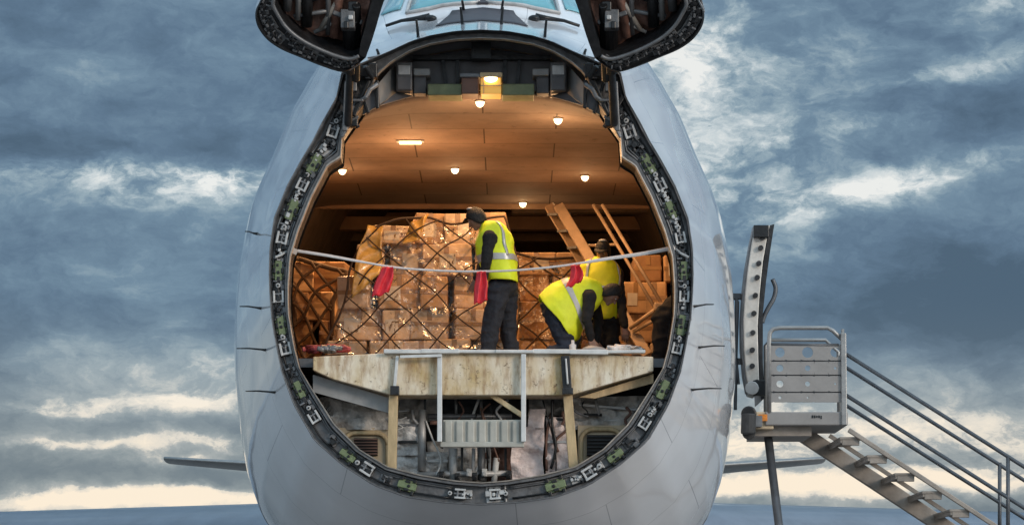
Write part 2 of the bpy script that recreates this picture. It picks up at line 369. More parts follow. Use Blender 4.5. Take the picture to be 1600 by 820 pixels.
def clutter_mb(seed):
    r = random.Random(seed); b = MB()
    for k in range(9):
        x, z = r.uniform(-.07, .07), r.uniform(-.09, .09)
        b.box((x, -.025, z), (r.uniform(.015, .06), r.uniform(.05, .11), r.uniform(.015, .07)), r.choice((0, 1, 1)))
    b.tube([(-.06, -.03, -.07), (0, -.05, 0), (.06, -.03, .08)], .012, 6, 1); b.box((0, -.005, 0), (.16, .03, .2), 0)
    return b
LP = latch_mb().build('latch', ['gray', 'lgray', 'black'], RIM, local=True, bevel=.006)
PP = pad_mb().build('guide_pad', ['green', 'black'], RIM, local=True, bevel=.006)
CP = clutter_mb(3).build('rim_bracket', ['gray', 'rimdark'], RIM, local=True, bevel=.005)
CP2 = clutter_mb(5).build('rim_bracket', ['rim', 'black'], RIM, local=True, bevel=.005); CP3 = clutter_mb(12).build('rim_bracket', ['lgray', 'rimdark'], RIM, local=True, bevel=.005)
first = {}
def put(src, py, side, scl=1.0):
    p, tv, nv, wid = rim_at(py, side)
    o = src if src not in first else src.copy()
    if src in first: COL.objects.link(o)
    first[src] = 1; o.parent = RIM
    rot = Matrix((nv, Vector((0, 1, 0)), tv)).transposed()
    if rot.determinant() < 0: rot = Matrix((-nv, Vector((0, 1, 0)), tv)).transposed()
    s = scl * min(1.15, wid / .2)
    o.matrix_local = Matrix.Translation(p - Vector((AX, 45, 2.15))) @ rot.to_4x4() @ Matrix.Diagonal((s, 1, s, 1))
for side in (-1, 1):
    for y in (205, 285, 365, 460, 545, 655, 736, 769): put(LP, y + R.uniform(-3, 3), side, R.uniform(.82, .98))
    for y in (257, 328, 420, 510, 613, 713, 757): put(PP, y, side, R.uniform(.75, .92))
    for y in (180, 193, 220, 232, 246, 270, 300, 312, 345, 352, 382, 395, 407, 438, 446, 478, 492, 525, 534, 572, 632, 640, 690, 729, 747, 779): put([CP, CP2, CP3][R.randrange(3)], y, side, R.uniform(.5, 1.0))
    for fr_, r_ in ((.25, .012), (.7, .009), (.78, .014)):      # cable runs along the channel
        hl_ = [(lerp(a, b, fr_ + .05 * noise.noise(Vector((i * .3, fr_ * 40, side)))), lerp(za, zb, fr_)) for i, ((a, za), (b, zb)) in enumerate(zip(FO, FI))][26:-4]
        m = MB(); m.tube([Vector((AX + side * h, D0 + .07, z)) for h, z in hl_], r_, 5); m.build('cable', 'black' if fr_ < .5 else 'gray', RIM, smooth=True)
# upper corner gear: brackets, cross links and door actuators beside the arch
for s in (-1, 1):
    def q(px, py, d): v = at(px, py, d); v.x = AX + s * (AX - v.x); return v
    m = MB()
    m.beam(q(543, 128, 29.9), q(539, 205, 29.95), .07, .06, 1); m.beam(q(558, 122, 29.95), q(576, 178, 29.95), .05, .04); m.beam(q(577, 126, 29.9), q(553, 182, 29.9), .05, .04)
    m.beam(q(543, 157, 29.85), q(568, 157, 29.85), .03, .03, 1); m.prism([q(570, 146, 30.0), q(590, 128, 30.0), q(590, 166, 30.0), q(566, 180, 30.0)], (0, .06, 0), 2); m.box(q(562, 114, 29.9), (.22, .2, .12), 0)
    m.beam(q(590, 170, 29.95), q(589, 126, 29.95), .04, .04, 0); m.tube([q(562, 160, 29.9), q(572, 152, 29.85), q(578, 140, 29.85), q(590, 132, 29.9)], .028, 8, 1); m.box(q(551, 192, 30), (.12, .12, .1), 0); m.box(q(546, 172, 29.95), (.12, .1, .08), 2)
    m.tube([q(570, 104, 29.7), q(583, 122, 29.8)], .03, 8, 0); m.tube([q(534, 215, 29.95), q(549, 188, 29.95), q(560, 182, 29.95)], .022, 6, 1); m.beam(q(530, 150, 30), q(560, 200, 30), .03, .05, 0)
    m.box(q(583, 112, 29.98), (.1, .15, .16), 0); m.box(q(553, 137, 29.92), (.07, .1, .1), 1); m.box(q(575, 119, 29.88), (.06, .06, .06), 1)
    m.build('hinge_bracket', ['black', 'gray', 'bulk'], AC, bevel=.01)
    m = MB(); m.tube([q(548, 30, 28.75), q(547, 110, 29.4)], .085, 12, 0); m.tube([q(547, 105, 29.36), q(544, 195, 29.93)], .045, 10, 1)
    m.box(q(544, 32, 28.7), (.15, .16, .2), 2); m.box(q(541, 40, 28.62), (.05, .06, .08), 0); m.box(q(548, 28, 28.6), (.05, .05, .05), 3); m.box(q(552, 12, 28.68), (.1, .14, .1), 0); m.beam(q(520, 20, 28.75), q(566, 36, 28.8), .05, .05, 2); m.tube([q(557, 8, 28.6), q(556, 125, 29.5)], .05, 8, 0)
    m.build('door_actuator', ['black', 'rimdark', 'rim', 'lgray'], AC, smooth=False, bevel=.01)

# front bulkhead above the hold ceiling, with its boxes
hl = [(h * .97, z - .06) for h, z in half(30.62) if z > 7.75]
cpf = [(0, 8.03), (.45, 8.03), (.79, 8.015), (1.17, 7.91), (1.47, 7.76)]
poly = [(AX + h, 30.62, z) for h, z in hl] + [(AX + h, 30.62, z) for h, z in cpf[::-1]] + [(AX - h, 30.62, z) for h, z in cpf[1:]] + [(AX - h, 30.62, z) for h, z in hl[1:]][::-1]
m = MB(); m.prism(poly, (0, .08, 0)); m.build('upper_bulkhead', 'bulk', AC)
def pxbox(name, x0, y0, x1, y1, d, dep, mt, bevel=.012, parent=None, extra=None):
    a = at(x0, y1, d); b = at(x1, y0, d); m = MB(); c = (a + b) / 2; c.y = d + dep / 2
    m.box(c, (b.x - a.x, dep, b.z - a.z)); return m.build(name, mt, parent or AC, bevel=bevel)
for x0, x1 in ((668, 722), (784, 835)): pxbox('storage_tray', x0, 131, x1, 149, 30.3, .35, 'olive')
for x0, x1, mt in ((721, 748, 'boxbrown'), (751, 783, 'lampbox')):
    b = pxbox('junction_box', x0, 121, x1, 147, 30.25, .3, mt); 
    if mt == 'lampbox':
        tag(b, 'glowing yellow lit box'); m = MB(); m.ball(at(767, 123, 30.22), (.075, .02, .045), nu=14); m.build('lamp_bulb', 'bulb', b, smooth=True)
        m = MB(); m.beam(at(751, 134, 30.24), at(783, 134, 30.24), .01, .012); m.beam(at(756, 122, 30.24), at(756, 147, 30.24), .012, .01); m.build('box_trim', 'tan', b)
pxbox('box_lid', 718, 114, 751, 121, 30.22, .36, 'gray'); pxbox('box_lid', 750, 113, 785, 121, 30.2, .38, 'tan')
for s in (0, 1):
    X = (lambda x: x) if s == 0 else (lambda x: 1504 - x)
    def pb(name, xa, ya, xb, yb, d, dep, mt, **k):
        a, b = sorted((X(xa), X(xb))); return pxbox(name, a, ya, b, yb, d, dep, mt, **k)
    cab = pb('equipment_cabinet', 619, 97, 644, 142, 30.3, .3, 'rim'); pb('cabinet_window', 622, 102, 641, 117, 30.28, .015, 'lgray', parent=cab); pb('cabinet_door', 621, 120, 642, 140, 30.28, .015, 'bulk', parent=cab)
    pb('small_cabinet', 646, 107, 672, 118, 30.35, .3, 'cheek'); pb('small_cabinet', 646, 119, 666, 146, 30.42, .2, 'bulk')
    for x, y0, y1 in ((715, 92, 140), (692, 92, 138)):
        m = MB(); m.beam(at(X(x), y0, 30.58), at(X(x + (5 if x < 700 else 0)), y1, 30.58), .06, .04); m.build('stiffener', 'rimdark', AC)
    # slanted cheek panel and its dark foot
    m = MB(); pl = [at(X(592), 130, 30.1), at(X(618), 100, 30.5), at(X(619), 146, 30.5), at(X(593), 163, 30.1)]; m.prism(pl, (0, .04, 0)); m.build('cheek_panel', 'cheek', AC)
    m = MB(); pl = [at(X(594), 165, 30.12), at(X(620), 144, 30.4), at(X(645), 150, 30.5), at(X(600), 163, 30.14)]; m.prism(pl, (0, .04, 0)); m.build('foot_panel', 'bulk', AC)
    m = MB(); pl = [at(X(574), 90, 30.06), at(X(617), 82, 30.12), at(X(600), 105, 30.14), at(X(585), 128, 30.1)]; m.prism(pl, (0, .03, 0)); m.build('corner_panel', 'gray', AC)
m = MB(); m.beam(at(645, 91, 30.56), at(860, 91, 30.56), .1, .05); m.build('cross_beam', 'rimdark', AC)
m = MB(); m.box(at(752, 74, 30.5), (.22, .2, .3)); m.build('centre_housing', 'black', AC)

# hold: ceiling, lining, deck, back wall, beams
def half_w(y, z):
    hl_ = half(y)
    for (a, za), (b, zb) in zip(hl_, hl_[1:]):
        if zb <= z <= za: return lerp(a, b, (za - z) / max(1e-6, za - zb))
    return .1
def cprof(t):
    fr = [(0, 8.0), (.45, 8.0), (.79, 7.985), (1.17, 7.88), (1.47, 7.71), (1.63, 7.57), (1.64, 7.3)]
    bk = [(0, 8.0), (.6, 8.0), (1.2, 8.0), (1.8, 7.99), (2.3, 7.97), (2.55, 7.9), (2.6, 7.8)]
    return [(lerp(a, c, t), lerp(b, e, t)) for (a, b), (c, e) in zip(fr, bk)]
m = MB(); rg = []
for y in (30.66, 31, 31.5, 32, 32.6, 33.5, 35, 38.2):
    pr = [(min(h, half_w(y, z) - .14), z) for h, z in crom(cprof(sstep(30.7, 33.2, y)), 4)]
    rg.append([Vector((AX - h, y, z)) for h, z in pr[1:]][::-1] + [Vector((AX + h, y, z)) for h, z in pr])
m.loft(rg, False); CE = m.build('cargo_ceiling', 'ceil', AC, smooth=True, solid=.03)
m = MB(); m.beam((AX - 2.55, 38.22, 7.97), (AX + 2.55, 38.22, 7.97), .06, .1); m.build('ceiling_edge', 'beam', CE)
for (x0, x1, yy, d) in ((630, 880, 205, 32.7), (600, 900, 247, 34.5)):
    pass
lamps = [(750, 160, 30.95, 1), (872, 186, 31.95, 1), (535, 266, 35.3, 1), (711, 265, 35.3, 1), (914, 277, 35.85, 1), (817, 333, 38.0, 1), (641, 222, 33.4, 0)]
for px, py, d, kind in lamps:
    y = d; x = (px - CX) / F * d; pr = crom(cprof(sstep(30.7, 33.2, y)), 4)
    hx = abs(x - AX); z = pr[0][1]
    for (a, za), (b, zb) in zip(pr, pr[1:]):
        if a <= hx <= b: z = lerp(za, zb, (hx - a) / max(1e-6, b - a))
    m = MB()
    if kind:
        m.tube([(x, y, z - .01), (x, y, z - .035)], .06, 14); fx = m.build('ceiling_lamp', 'lgray', CE, smooth=False)
        m = MB(); m.ball((x, y, z - .035), (.05, .05, -.06), nu=14, zc=0); m.build('lamp_bulb', 'bulb', fx, smooth=True)
    else:
        m.box((x, y, z - .02), (.34, .14, .03)); fx = m.build('ceiling_lamp', 'lgray', CE)
        m = MB(); m.box((x, y, z - .045), (.27, .08, .02)); m.build('lamp_bulb', 'bulb', fx)
    ld = bpy.data.lights.new('hold_fill', 'POINT'); ld.energy = 22 if d < 34 else 9; ld.color = (1, .58, .28); ld.shadow_soft_size = .1
    lo = bpy.data.objects.new('hold_fill', ld); lo.location = (x, y, z - .55); COL.objects.link(lo)  # added fill hung below each fixture to brighten the ceiling
    ld = bpy.data.lights.new('hold_downlight', 'SPOT'); ld.energy = {535: 215, 817: 60, 914: 110}.get(px, 130); ld.color = (1, .52, .21); ld.shadow_soft_size = .06; ld.spot_size = math.radians(166); ld.spot_blend = .5
    lo = bpy.data.objects.new('hold_downlight', ld); lo.location = (x, y, z - .12); COL.objects.link(lo)
m = MB(); rg = [rim_ring(1.06, .55)]
for y in (31.2, 32, 33, 34.5, 36, 45, 56):
    rg.append(ring([(h - .16 if h > .2 else h, z - .1 if z > 6 else z + .12) for h, z in half(y)], y, .965))
m.loft(rg, True); m.build('hold_lining', 'lining', AC, smooth=True)
m = MB(); rg = []
for y in (30.5, 31, 31.5, 32, 33, 34, 35.5, 45, 56):
    hw_ = half_w(y, 4.9) - .17; rg.append([Vector((AX - hw_, y, 4.97)), Vector((AX + hw_, y, 4.97)), Vector((AX + hw_, y, 4.87)), Vector((AX - hw_, y, 4.87))])
m.loft(rg, True, True); m.build('cargo_floor', 'gray', AC)
m = MB(); m.prism([v for v in ring([(h, z) for h, z in half(52)], 52, .95)], (0, .1, 0)); m.build('hold_back_wall', 'beam', AC)
for px0, py0, px1, py1, d, w, mt in ((470, 350, 1040, 350, 42, .2, 'beam'), (480, 372, 1040, 372, 44, .12, 'lining'), (800, 332, 1040, 330, 40, .05, 'lining'), (560, 338, 1040, 338, 46, .1, 'wood')):
    p0, p1 = at(px0, py0, d), at(px1, py1, d); lim = half_w(d, max(p0.z, p1.z) + .15) - .12
    p0.x, p1.x = max(p0.x, AX - lim), min(p1.x, AX + lim)
    m = MB(); m.beam(p0, p1, .2, w); m.build('ceiling_beam', mt, AC)

# ------------------------------------------------------------------ deck sill and lower lobe
def P30(px, py, d=30.12): return at(px, py, d)
m = MB(); top = 551
m.prism([P30(489, top + 6), P30(612, top), P30(892, top), P30(1021, top + 6), P30(1021, 580), P30(985, 590), P30(892, 617), P30(612, 617), P30(520, 592), P30(489, 578)], (0, .5, 0))
SILL = m.build('deck_sill', 'sill', AC, bevel=.012); tag(SILL, 'cream painted front face of the deck, stained and chipped')
m = MB()
for k in range(7): m.beam(P30(600 + k * 58, 550 + R.uniform(-.8, .8), 30.1), P30(660 + k * 58, 550 + R.uniform(-1.2, .8), 30.1), .14 + R.uniform(-.02, .02), .035 + R.uniform(0, .02))
m.build('sill_edge', 'white', SILL, bevel=.008)
m = MB(); m.prism([P30(489, 585, 30.3), P30(610, 622, 30.3), P30(612, 646, 30.3), P30(489, 612, 30.3)], (0, .08, 0)); m.build('sill_flange', 'cheek', SILL)
m = MB(); m.prism([P30(1021, 584, 30.3), P30(905, 620, 30.3), P30(930, 622, 30.3), P30(1021, 598, 30.3)], (0, .08, 0)); m.build('sill_flange', 'tan', SILL)
for xt, xb in ((615, 612), (887, 897)):
    m = MB(); m.beam(P30(xt, 617, 30.2), P30(xb, 742, 30.35), .1, .105, up=(0, 1, 0)); m.build('sill_post', 'tan', AC, bevel=.008)
m = MB(); m.beam(P30(883, 556, 30.07), P30(887, 615, 30.07), .06, .1); m.beam(P30(884, 560, 30.02), P30(887, 600, 30.02), .04, .02, 1); m.box(P30(887, 611, 30.03), (.12, .1, .07), 0); m.build('sill_clamp', ['rimdark', 'lgray'], AC, bevel=.006)
m = MB(); m.beam(P30(621, 556, 30.07), P30(616, 612, 30.07), .05, .035, 1); m.box(P30(617, 610, 30.05), (.1, .1, .1), 0); m.build('sill_clamp', ['rimdark', 'white'], AC, bevel=.006)
# folded step: two white arms and a ribbed box
for x in (687, 818):
    m = MB(); m.beam(P30(x, 553, 30.04), P30(x, 690, 30.04), .05, .055)
    m.build('step_arm', 'white', AC, bevel=.008)
m = MB(); m.beam(P30(690, 555, 30.0), P30(625, 557, 30.0), .02, .03); m.build('top_strap', 'white', AC)
m = MB(); a = P30(692, 694, 30.08); b = P30(815, 655, 30.08); n = 12
m.box(((a.x + b.x) / 2, 30.2, (a.z + b.z) / 2), (b.x - a.x, .2, b.z - a.z)); STB = m.build('step_box', 'stepbox', AC, bevel=.01)
for i in range(7):
    x = lerp(a.x, b.x, (i + .5) / 7); m = MB(); m.box((x, 30.09, (a.z + b.z) / 2), (.085, .04, (b.z - a.z) * .9)); m.build('step_rib', 'stepbox', STB, bevel=.016)
m = MB(); m.box(((a.x + b.x) / 2, 30.1, a.z), (b.x - a.x + .06, .06, .06)); m.build('step_edge', 'stepbox', STB, bevel=.01)
m = MB(); m.beam(P30(768, 617, 30.25), P30(815, 648, 30.15), .05, .055); m.build('brace', 'tan', AC, bevel=.006)
# insulation blankets
def blanket(x0, y0, x1, y1, d, mt, seed, amp=.07, quilt=0):
    a = at(x0, y1, d); b = at(x1, y0, d); m = MB(); nx = max(6, int((b.x - a.x) / .035)); nz = max(6, int((b.z - a.z) / .035)); vs = []
    for j in range(nz + 1):
        for i in range(nx + 1):
            x = lerp(a.x, b.x, i / nx); z = lerp(a.z, b.z, j / nz); v = Vector((x * 2.2 + seed * 7.1, seed, z * 4.5))
            h = 1 - abs(noise.noise(v)) * 2.2; h += .6 * (1 - abs(noise.noise(v * 2.3)) * 2) + .35 * (1 - abs(noise.noise(v * 5.1)) * 2)
            if quilt:
                u_ = (x + z) / quilt; w_ = (x - z) / quilt; h = .8 * min(abs(math.sin(math.pi * u_)), abs(math.sin(math.pi * w_))) + .3 * h
            x += noise.noise(Vector((z * 3, seed, 1))) * .03
            vs.append((x, d - h * amp, z))
    m.add(vs, [(j * (nx + 1) + i, j * (nx + 1) + i + 1, (j + 1) * (nx + 1) + i + 1, (j + 1) * (nx + 1) + i) for j in range(nz) for i in range(nx)])
    return m.build('insulation_blanket', mt, AC, smooth=True)
m = MB(); m.prism([v for v in ring(half(31.4), 31.4, .95) if v.z < 5.0], (0, .06, 0)); m.build('lower_bulkhead', 'rimdark', AC)
for i, (x0, y0, x1, y1, d, mt, q_) in enumerate(((500, 622, 612, 672, 30.8, 'blanket', 0), (618, 655, 664, 712, 30.85, 'blanket_blue', 0), (618, 706, 700, 760, 30.9, 'blanket_blue', 0), (668, 690, 760, 760, 31.1, 'blanket', 0), (618, 618, 690, 660, 31.2, 'blanket', 0),
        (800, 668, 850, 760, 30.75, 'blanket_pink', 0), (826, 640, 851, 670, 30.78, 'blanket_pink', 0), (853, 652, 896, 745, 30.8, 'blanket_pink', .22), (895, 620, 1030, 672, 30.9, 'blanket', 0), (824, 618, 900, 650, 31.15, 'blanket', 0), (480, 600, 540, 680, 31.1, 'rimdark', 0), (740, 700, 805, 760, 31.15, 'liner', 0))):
    blanket(x0, y0, x1, y1, d, mt, i + 1, .09, q_)
# vents
def vent(x0, y0, x1, y1, fx0, fy0, fx1, fy1, gx0, gy0, gx1, gy1, side, gm):
    m = MB(); xi, xo = (x1, x0) if side == 0 else (x0, x1); sg = 1 if side == 0 else -1
    m.prism([at(xo + sg * 22, y0, 30.72), at(xi, y0, 30.72), at(xi, y1, 30.72), at(xi - sg * 28, y1, 30.72), at(xi - sg * 68, 715, 30.72)], (0, .1, 0)); pn = m.build('vent_panel', 'tanpanel', AC)
    a = at(fx0, fy1, 30.68); b = at(fx1, fy0, 30.68); r = .14; pts = []
    for cx, cz, a0 in ((b.x - r, b.z - r, 0), (a.x + r, b.z - r, 90), (a.x + r, a.z + r, 180), (b.x - r, a.z + r, 270)):
        for k in range(6): t = math.radians(a0 + k * 18); pts.append((cx + r * math.cos(t), 30.69, cz + r * math.sin(t)))
    m = MB(); m.tube(pts + [pts[0]], .028, 8); m.build('vent_rim', 'tan', pn, smooth=True)
    m = MB(); ga = at(gx0, gy1, 30.68); gb = at(gx1, gy0, 30.68); c = (ga + gb) / 2; m.box((c.x, 30.7, c.z), (gb.x - ga.x, .05, gb.z - ga.z), 0)
    for k in range(6): m.box((c.x, 30.665, lerp(ga.z, gb.z, (k + .5) / 6)), (gb.x - ga.x, .03, .012), 1)
    m.build('vent_grille', gm, pn)
vent(478, 668, 611, 752, 536, 676, 606, 742, 553, 684, 590, 711, 0, ['slot', 'boxbrown'])
vent(903, 664, 1030, 745, 908, 670, 972, 735, 917, 679, 968, 712, 1, ['slot', 'rimdark'])
# pipes and rails in the middle
for pts, r, mt in (([(660, 640), (659, 735)], .045, 'lgray'), ([(668, 650), (800, 650)], .03, 'gray'), ([(652, 741), (800, 739)], .035, 'lgray'), ([(708, 700), (708, 752)], .05, 'lgray'), ([(752, 696), (752, 750)], .045, 'gray'), ([(776, 715), (772, 752)], .035, 'white'),
                   ([(740, 700), (739, 745)], .02, 'lgray'), ([(644, 640), (646, 655), (652, 661), (662, 662)], .018, 'lgray'), ([(752, 620), (752, 650)], .018, 'gray'), ([(712, 620), (713, 648)], .018, 'gray'), ([(520, 625), (508, 648)], .02, 'cheek'), ([(930, 622), (936, 648)], .018, 'cheek'), ([(672, 660), (690, 660)], .025, 'liner')):
    m = MB(); m.tube([at(x, y, 30.72) for x, y in pts], r, 8); m.build('pipe', mt, AC, smooth=True)
rq = random.Random(77)
for k in range(26):
    x0, y0 = rq.uniform(510, 990), rq.uniform(622, 660); x1 = x0 + rq.uniform(-30, 30); y1 = rq.uniform(660, 745) if 625 < x0 < 890 else rq.uniform(640, 668)
    pts = crom([(x0, y0), (lerp(x0, x1, .3) + rq.uniform(-12, 12), lerp(y0, y1, .35)), (lerp(x0, x1, .7) + rq.uniform(-12, 12), lerp(y0, y1, .7)), (x1, y1)], 5)
    m = MB(); m.tube([at(x, y, 30.68 + .02 * (k % 3)) for x, y in pts], rq.choice((.008, .011, .016)), 6); m.build('cable', rq.choice(('black', 'lgray', 'gray', 'black', 'boxbrown', 'white')), AC, smooth=True)
for x0, y0, x1, y1 in ((622, 664, 660, 664), (622, 690, 660, 690), (668, 720, 700, 720), (700, 668, 690, 700), (828, 655, 895, 655), (855, 690, 893, 690), (905, 632, 1000, 640), (510, 648, 606, 655), (664, 618, 664, 650), (722, 696, 722, 745), (765, 696, 765, 745), (790, 700, 790, 745)):
    m = MB(); m.beam(at(x0, y0, 30.74), at(x1, y1, 30.74), .03, .03); m.build('strut', rq.choice(('lgray', 'gray', 'black')), AC, bevel=.004)
for px, py in ((733, 738), (757, 738), (690, 742), (715, 745), (742, 744), (795, 742)):
    m = MB(); p = at(px, py, 30.66); m.box(p, (.06, .08, .09)); m.tube([p, p + Vector((0, -.07, -.02))], .025, 8); m.build('valve_fitting', 'white' if py == 738 else 'rimdark', AC, bevel=.006)

# ------------------------------------------------------------------ raised nose door (a horseshoe bowl above the cockpit brow)
def LP_(px, py):
    k = (HY - py) / F; d = 33.3 / (1 + .7 * k); return at(px - 1.0, py, d)
NV = Vector((0, 1, .7)).normalized()
O = [(572, 91), (556, 104), (536, 113), (504, 104), (472, 91), (441, 78), (419, 63), (405, 45), (400, 29), (401, 15), (408, 0), (424, -40), (458, -110), (540, -190), (640, -240), (752, -255)]
Sx = [(562, 86), (553, 90), (541, 90), (518, 83), (490, 71), (466, 57), (448, 41), (437, 25), (429, 10), (428, 2), (432, -10), (447, -46), (482, -105), (560, -165), (655, -205), (752, -218)]
N_ = [(572, 91), (580, 70), (588, 45), (600, 5), (622, -50), (665, -110), (752, -140)]
T_ = [(562, 86), (565, 66), (572, 42), (582, 2), (602, -58), (650, -130), (752, -168)]
def path(pl, n, sm=True): return [LP_(*p) for p in resample(crom(pl, 5), n)]
n1, n2 = 60, 60
# matched samples
def pair(a, b, n):
    ca, cb = crom(a, 5), crom(b, 5); m_ = len(ca); idx = [i * (m_ - 1) / n for i in range(n + 1)]
    def ev(c, t):
        i = min(int(t), len(c) - 2); k = t - i; return tuple(lerp(p, q_, k) for p, q_ in zip(c[i], c[i + 1]))
    return [LP_(*ev(ca, t)) for t in idx], [LP_(*ev(cb, t)) for t in idx]
Op, Sp = pair(O, Sx, n1); Np, Tp = pair(N_, T_, n2)
def mirror(v): return Vector((2 * AX - v.x, v.y, v.z))
ND = None
mir = [lambda v: Vector(v), mirror]
mb_rim, mb_skin, mb_liner, mb_seal = MB(), MB(), MB(), MB()
for f in mir:
    A = [f(v) for v in Op]; B = [f(v) for v in Sp]; Cc = [f(v) for v in Np]; D = [f(v) for v in Tp]
    mb_rim.loft([A, [lerp(a, b, .1) - NV * .02 for a, b in zip(A, B)], [lerp(a, b, .14) + NV * .05 for a, b in zip(A, B)], [lerp(a, b, .8) + NV * .06 for a, b in zip(A, B)], B, [b + NV * .45 for b in B]], False)
    mb_rim.loft([Cc, D, [d + NV * .45 for d in D]], False)
    ctr = f(LP_(490, -60))
    mb_skin.loft([A, [a + NV * .12 + (a - ctr).normalized() * .02 for a in A], [a + NV * .5 - (a - ctr).normalized() * .06 for a in A], [a + NV * .95 - (a - ctr).normalized() * .3 for a in A]], False)
    mb_skin.loft([[a + NV * .95 - (a - ctr).normalized() * .3 for a in A], [c + NV * .9 for c in Cc], Cc], False)
    rows = []
    t2 = resample([tuple(v) for v in D], n1)
    for k in range(13):
        u = k / 12; row = []
        for i in range(n1 + 1):
            p = lerp(B[i], Vector(t2[i]), u) + NV * .42
            v = p * 2.6; h = 1 - 2 * abs(noise.noise(v)); p = p - NV * (.10 * h + .06 * noise.noise(v * 2.7)); row.append(p)
        rows.append(row)
    mb_liner.loft(rows, False)
    mb_seal.tube([b - NV * .03 for b in B], .022, 8)
ND = mb_skin.build('nose_door', 'hull', AC, smooth=True, uv=[(v.x + 3, v.z) for v in mb_skin.v]); tag(ND, 'raised nose door seen from below, dark inside')
mb_rim.build('door_rim', 'rimdark', ND); mb_liner.build('door_liner', 'liner', ND, smooth=True); mb_seal.build('door_seal', 'gray', ND, smooth=True)
DL = clutter_mb(3).build('door_latch', ['gray', 'rimdark'], ND, local=True, bevel=.005); firstd = True
for f in mir:
    for i in range(5, 46, 2):
        p = f(lerp(Op[i], Sp[i], .5)); t = (f(Op[i + 1]) - f(Op[i])).normalized(); nn = NV; x = nn.cross(t).normalized()
        o = DL if firstd else DL.copy()
        if not firstd: COL.objects.link(o)
        firstd = False; o.parent = ND
        rot = Matrix((x, nn, x.cross(nn))).transposed(); s = R.uniform(.5, .9)
        p = p.lerp(f(Sp[i]), R.uniform(-.35, .45))
        o.matrix_local = Matrix.Translation(p + nn * .05 - Vector((AX, 45, 2.15))) @ rot.to_4x4() @ Matrix.Scale(s, 4)
for s in (-1, 1):
    for x0, y0, x1, y1, r, mt in ((447, 30, 452, -40, .05, 'gray'), (464, 45, 468, -40, .035, 'cheek'), (478, 55, 482, -50, .06, 'rimdark'), (520, 72, 540, -60, .05, 'liner'), (500, 60, 530, 10, .03, 'seal'), (458, 40, 520, 30, .025, 'gray'), (470, 20, 545, -10, .03, 'rimdark'), (490, 65, 560, 30, .022, 'cheek'), (512, 68, 512, -40, .03, 'gray'), (440, 10, 560, -30, .02, 'gray')):
        a, b = LP_(x0, y0) + NV * .25, LP_(x1, y1) + NV * .25
        if s > 0: a, b = mirror(a), mirror(b)
        m = MB(); m.tube([a, b], r, 8); m.build('door_rib', mt, ND, smooth=True)

# entry door swung out beside the forward fuselage
poly = [(1176, 352), (1170, 380), (1164, 420), (1160, 455), (1157, 500), (1158, 545), (1161, 585), (1166, 614), (1176, 617), (1182, 612), (1180, 560), (1179, 510), (1182, 460), (1187, 410), (1193, 375), (1198, 352)]
m = MB(); m.prism([at(x + 5, y, 35.2) for x, y in poly], (0, .5, 0)); ED = m.build('entry_door', 'doorface', AC, bevel=.012); tag(ED, 'open entry door standing edge on beside the hull')
m = MB(); m.prism([at(x + 5, y, 35.3) for x, y in ((1198, 352), (1205, 350), (1198, 395), (1192, 440), (1187, 490), (1187, 560), (1189, 622), (1184, 626), (1181, 560), (1180, 510), (1183, 460), (1188, 410))], (0, .9, 0)); m.build('door_skin', 'rimdark', ED)
m = MB(); m.prism([at(x + 5, y, 35.28) for x, y in ((1176, 352), (1170, 380), (1164, 420), (1160, 455), (1157, 500), (1158, 545), (1161, 585), (1166, 614), (1162, 612), (1157, 585), (1153.5, 545), (1153, 500), (1156, 455), (1160, 420), (1167, 380), (1173, 352))], (0, .3, 0)); m.build('door_lining', 'gray', ED)
for y in (372, 388, 412, 434, 462, 490, 520, 547, 572, 597):
    m = MB(); t = (y - 352) / 265; xl = 1176 - 18 * math.sin(min(1, t * 1.3) * 1.5) + (8 if y > 585 else 0) * (t); p = at(xl + 17, y, 35.19); m.tube([p, p + Vector((0, -.05, 0))], .035, 10); m.build('door_bolt', 'rimdark', ED)
m = MB(); m.tube([at(x + 4, y, 35.4) for x, y in crom([(1203, 436), (1208, 450), (1205, 466), (1197, 480), (1190, 494), (1187, 504)], 4)], .03, 8); m.build('door_handle', 'rail', ED, smooth=True)
m = MB(); m.box(at(1189, 362, 35.15), (.2, .1, .16)); m.box(at(1186, 606, 35.15), (.16, .1, .2)); m.tube([at(1175, 606, 35.2), at(1175, 606, 34.95)], .09, 12, 1); m.build('door_latch', ['black', 'lgray'], ED, bevel=.01)
for y0, x0 in ((463, 1128), (564, 1132)):
    m = MB(); m.tube([at(x0, y0 + 2, 35.6), at(1169, y0, 35.6)], .04, 8); m.box(at(1150, y0, 35.58), (.12, .1, .07)); m.build('door_arm', 'rail', AC)
m = MB(); m.tube([at(1151, 466, 35.5), at(1149, 640, 35.5)], .022, 6); m.tube([at(1153, 470, 35.5), at(1150, 560, 35.5), at(1154, 600, 35.5)], .02, 6); m.build('door_strut', 'rail', AC)
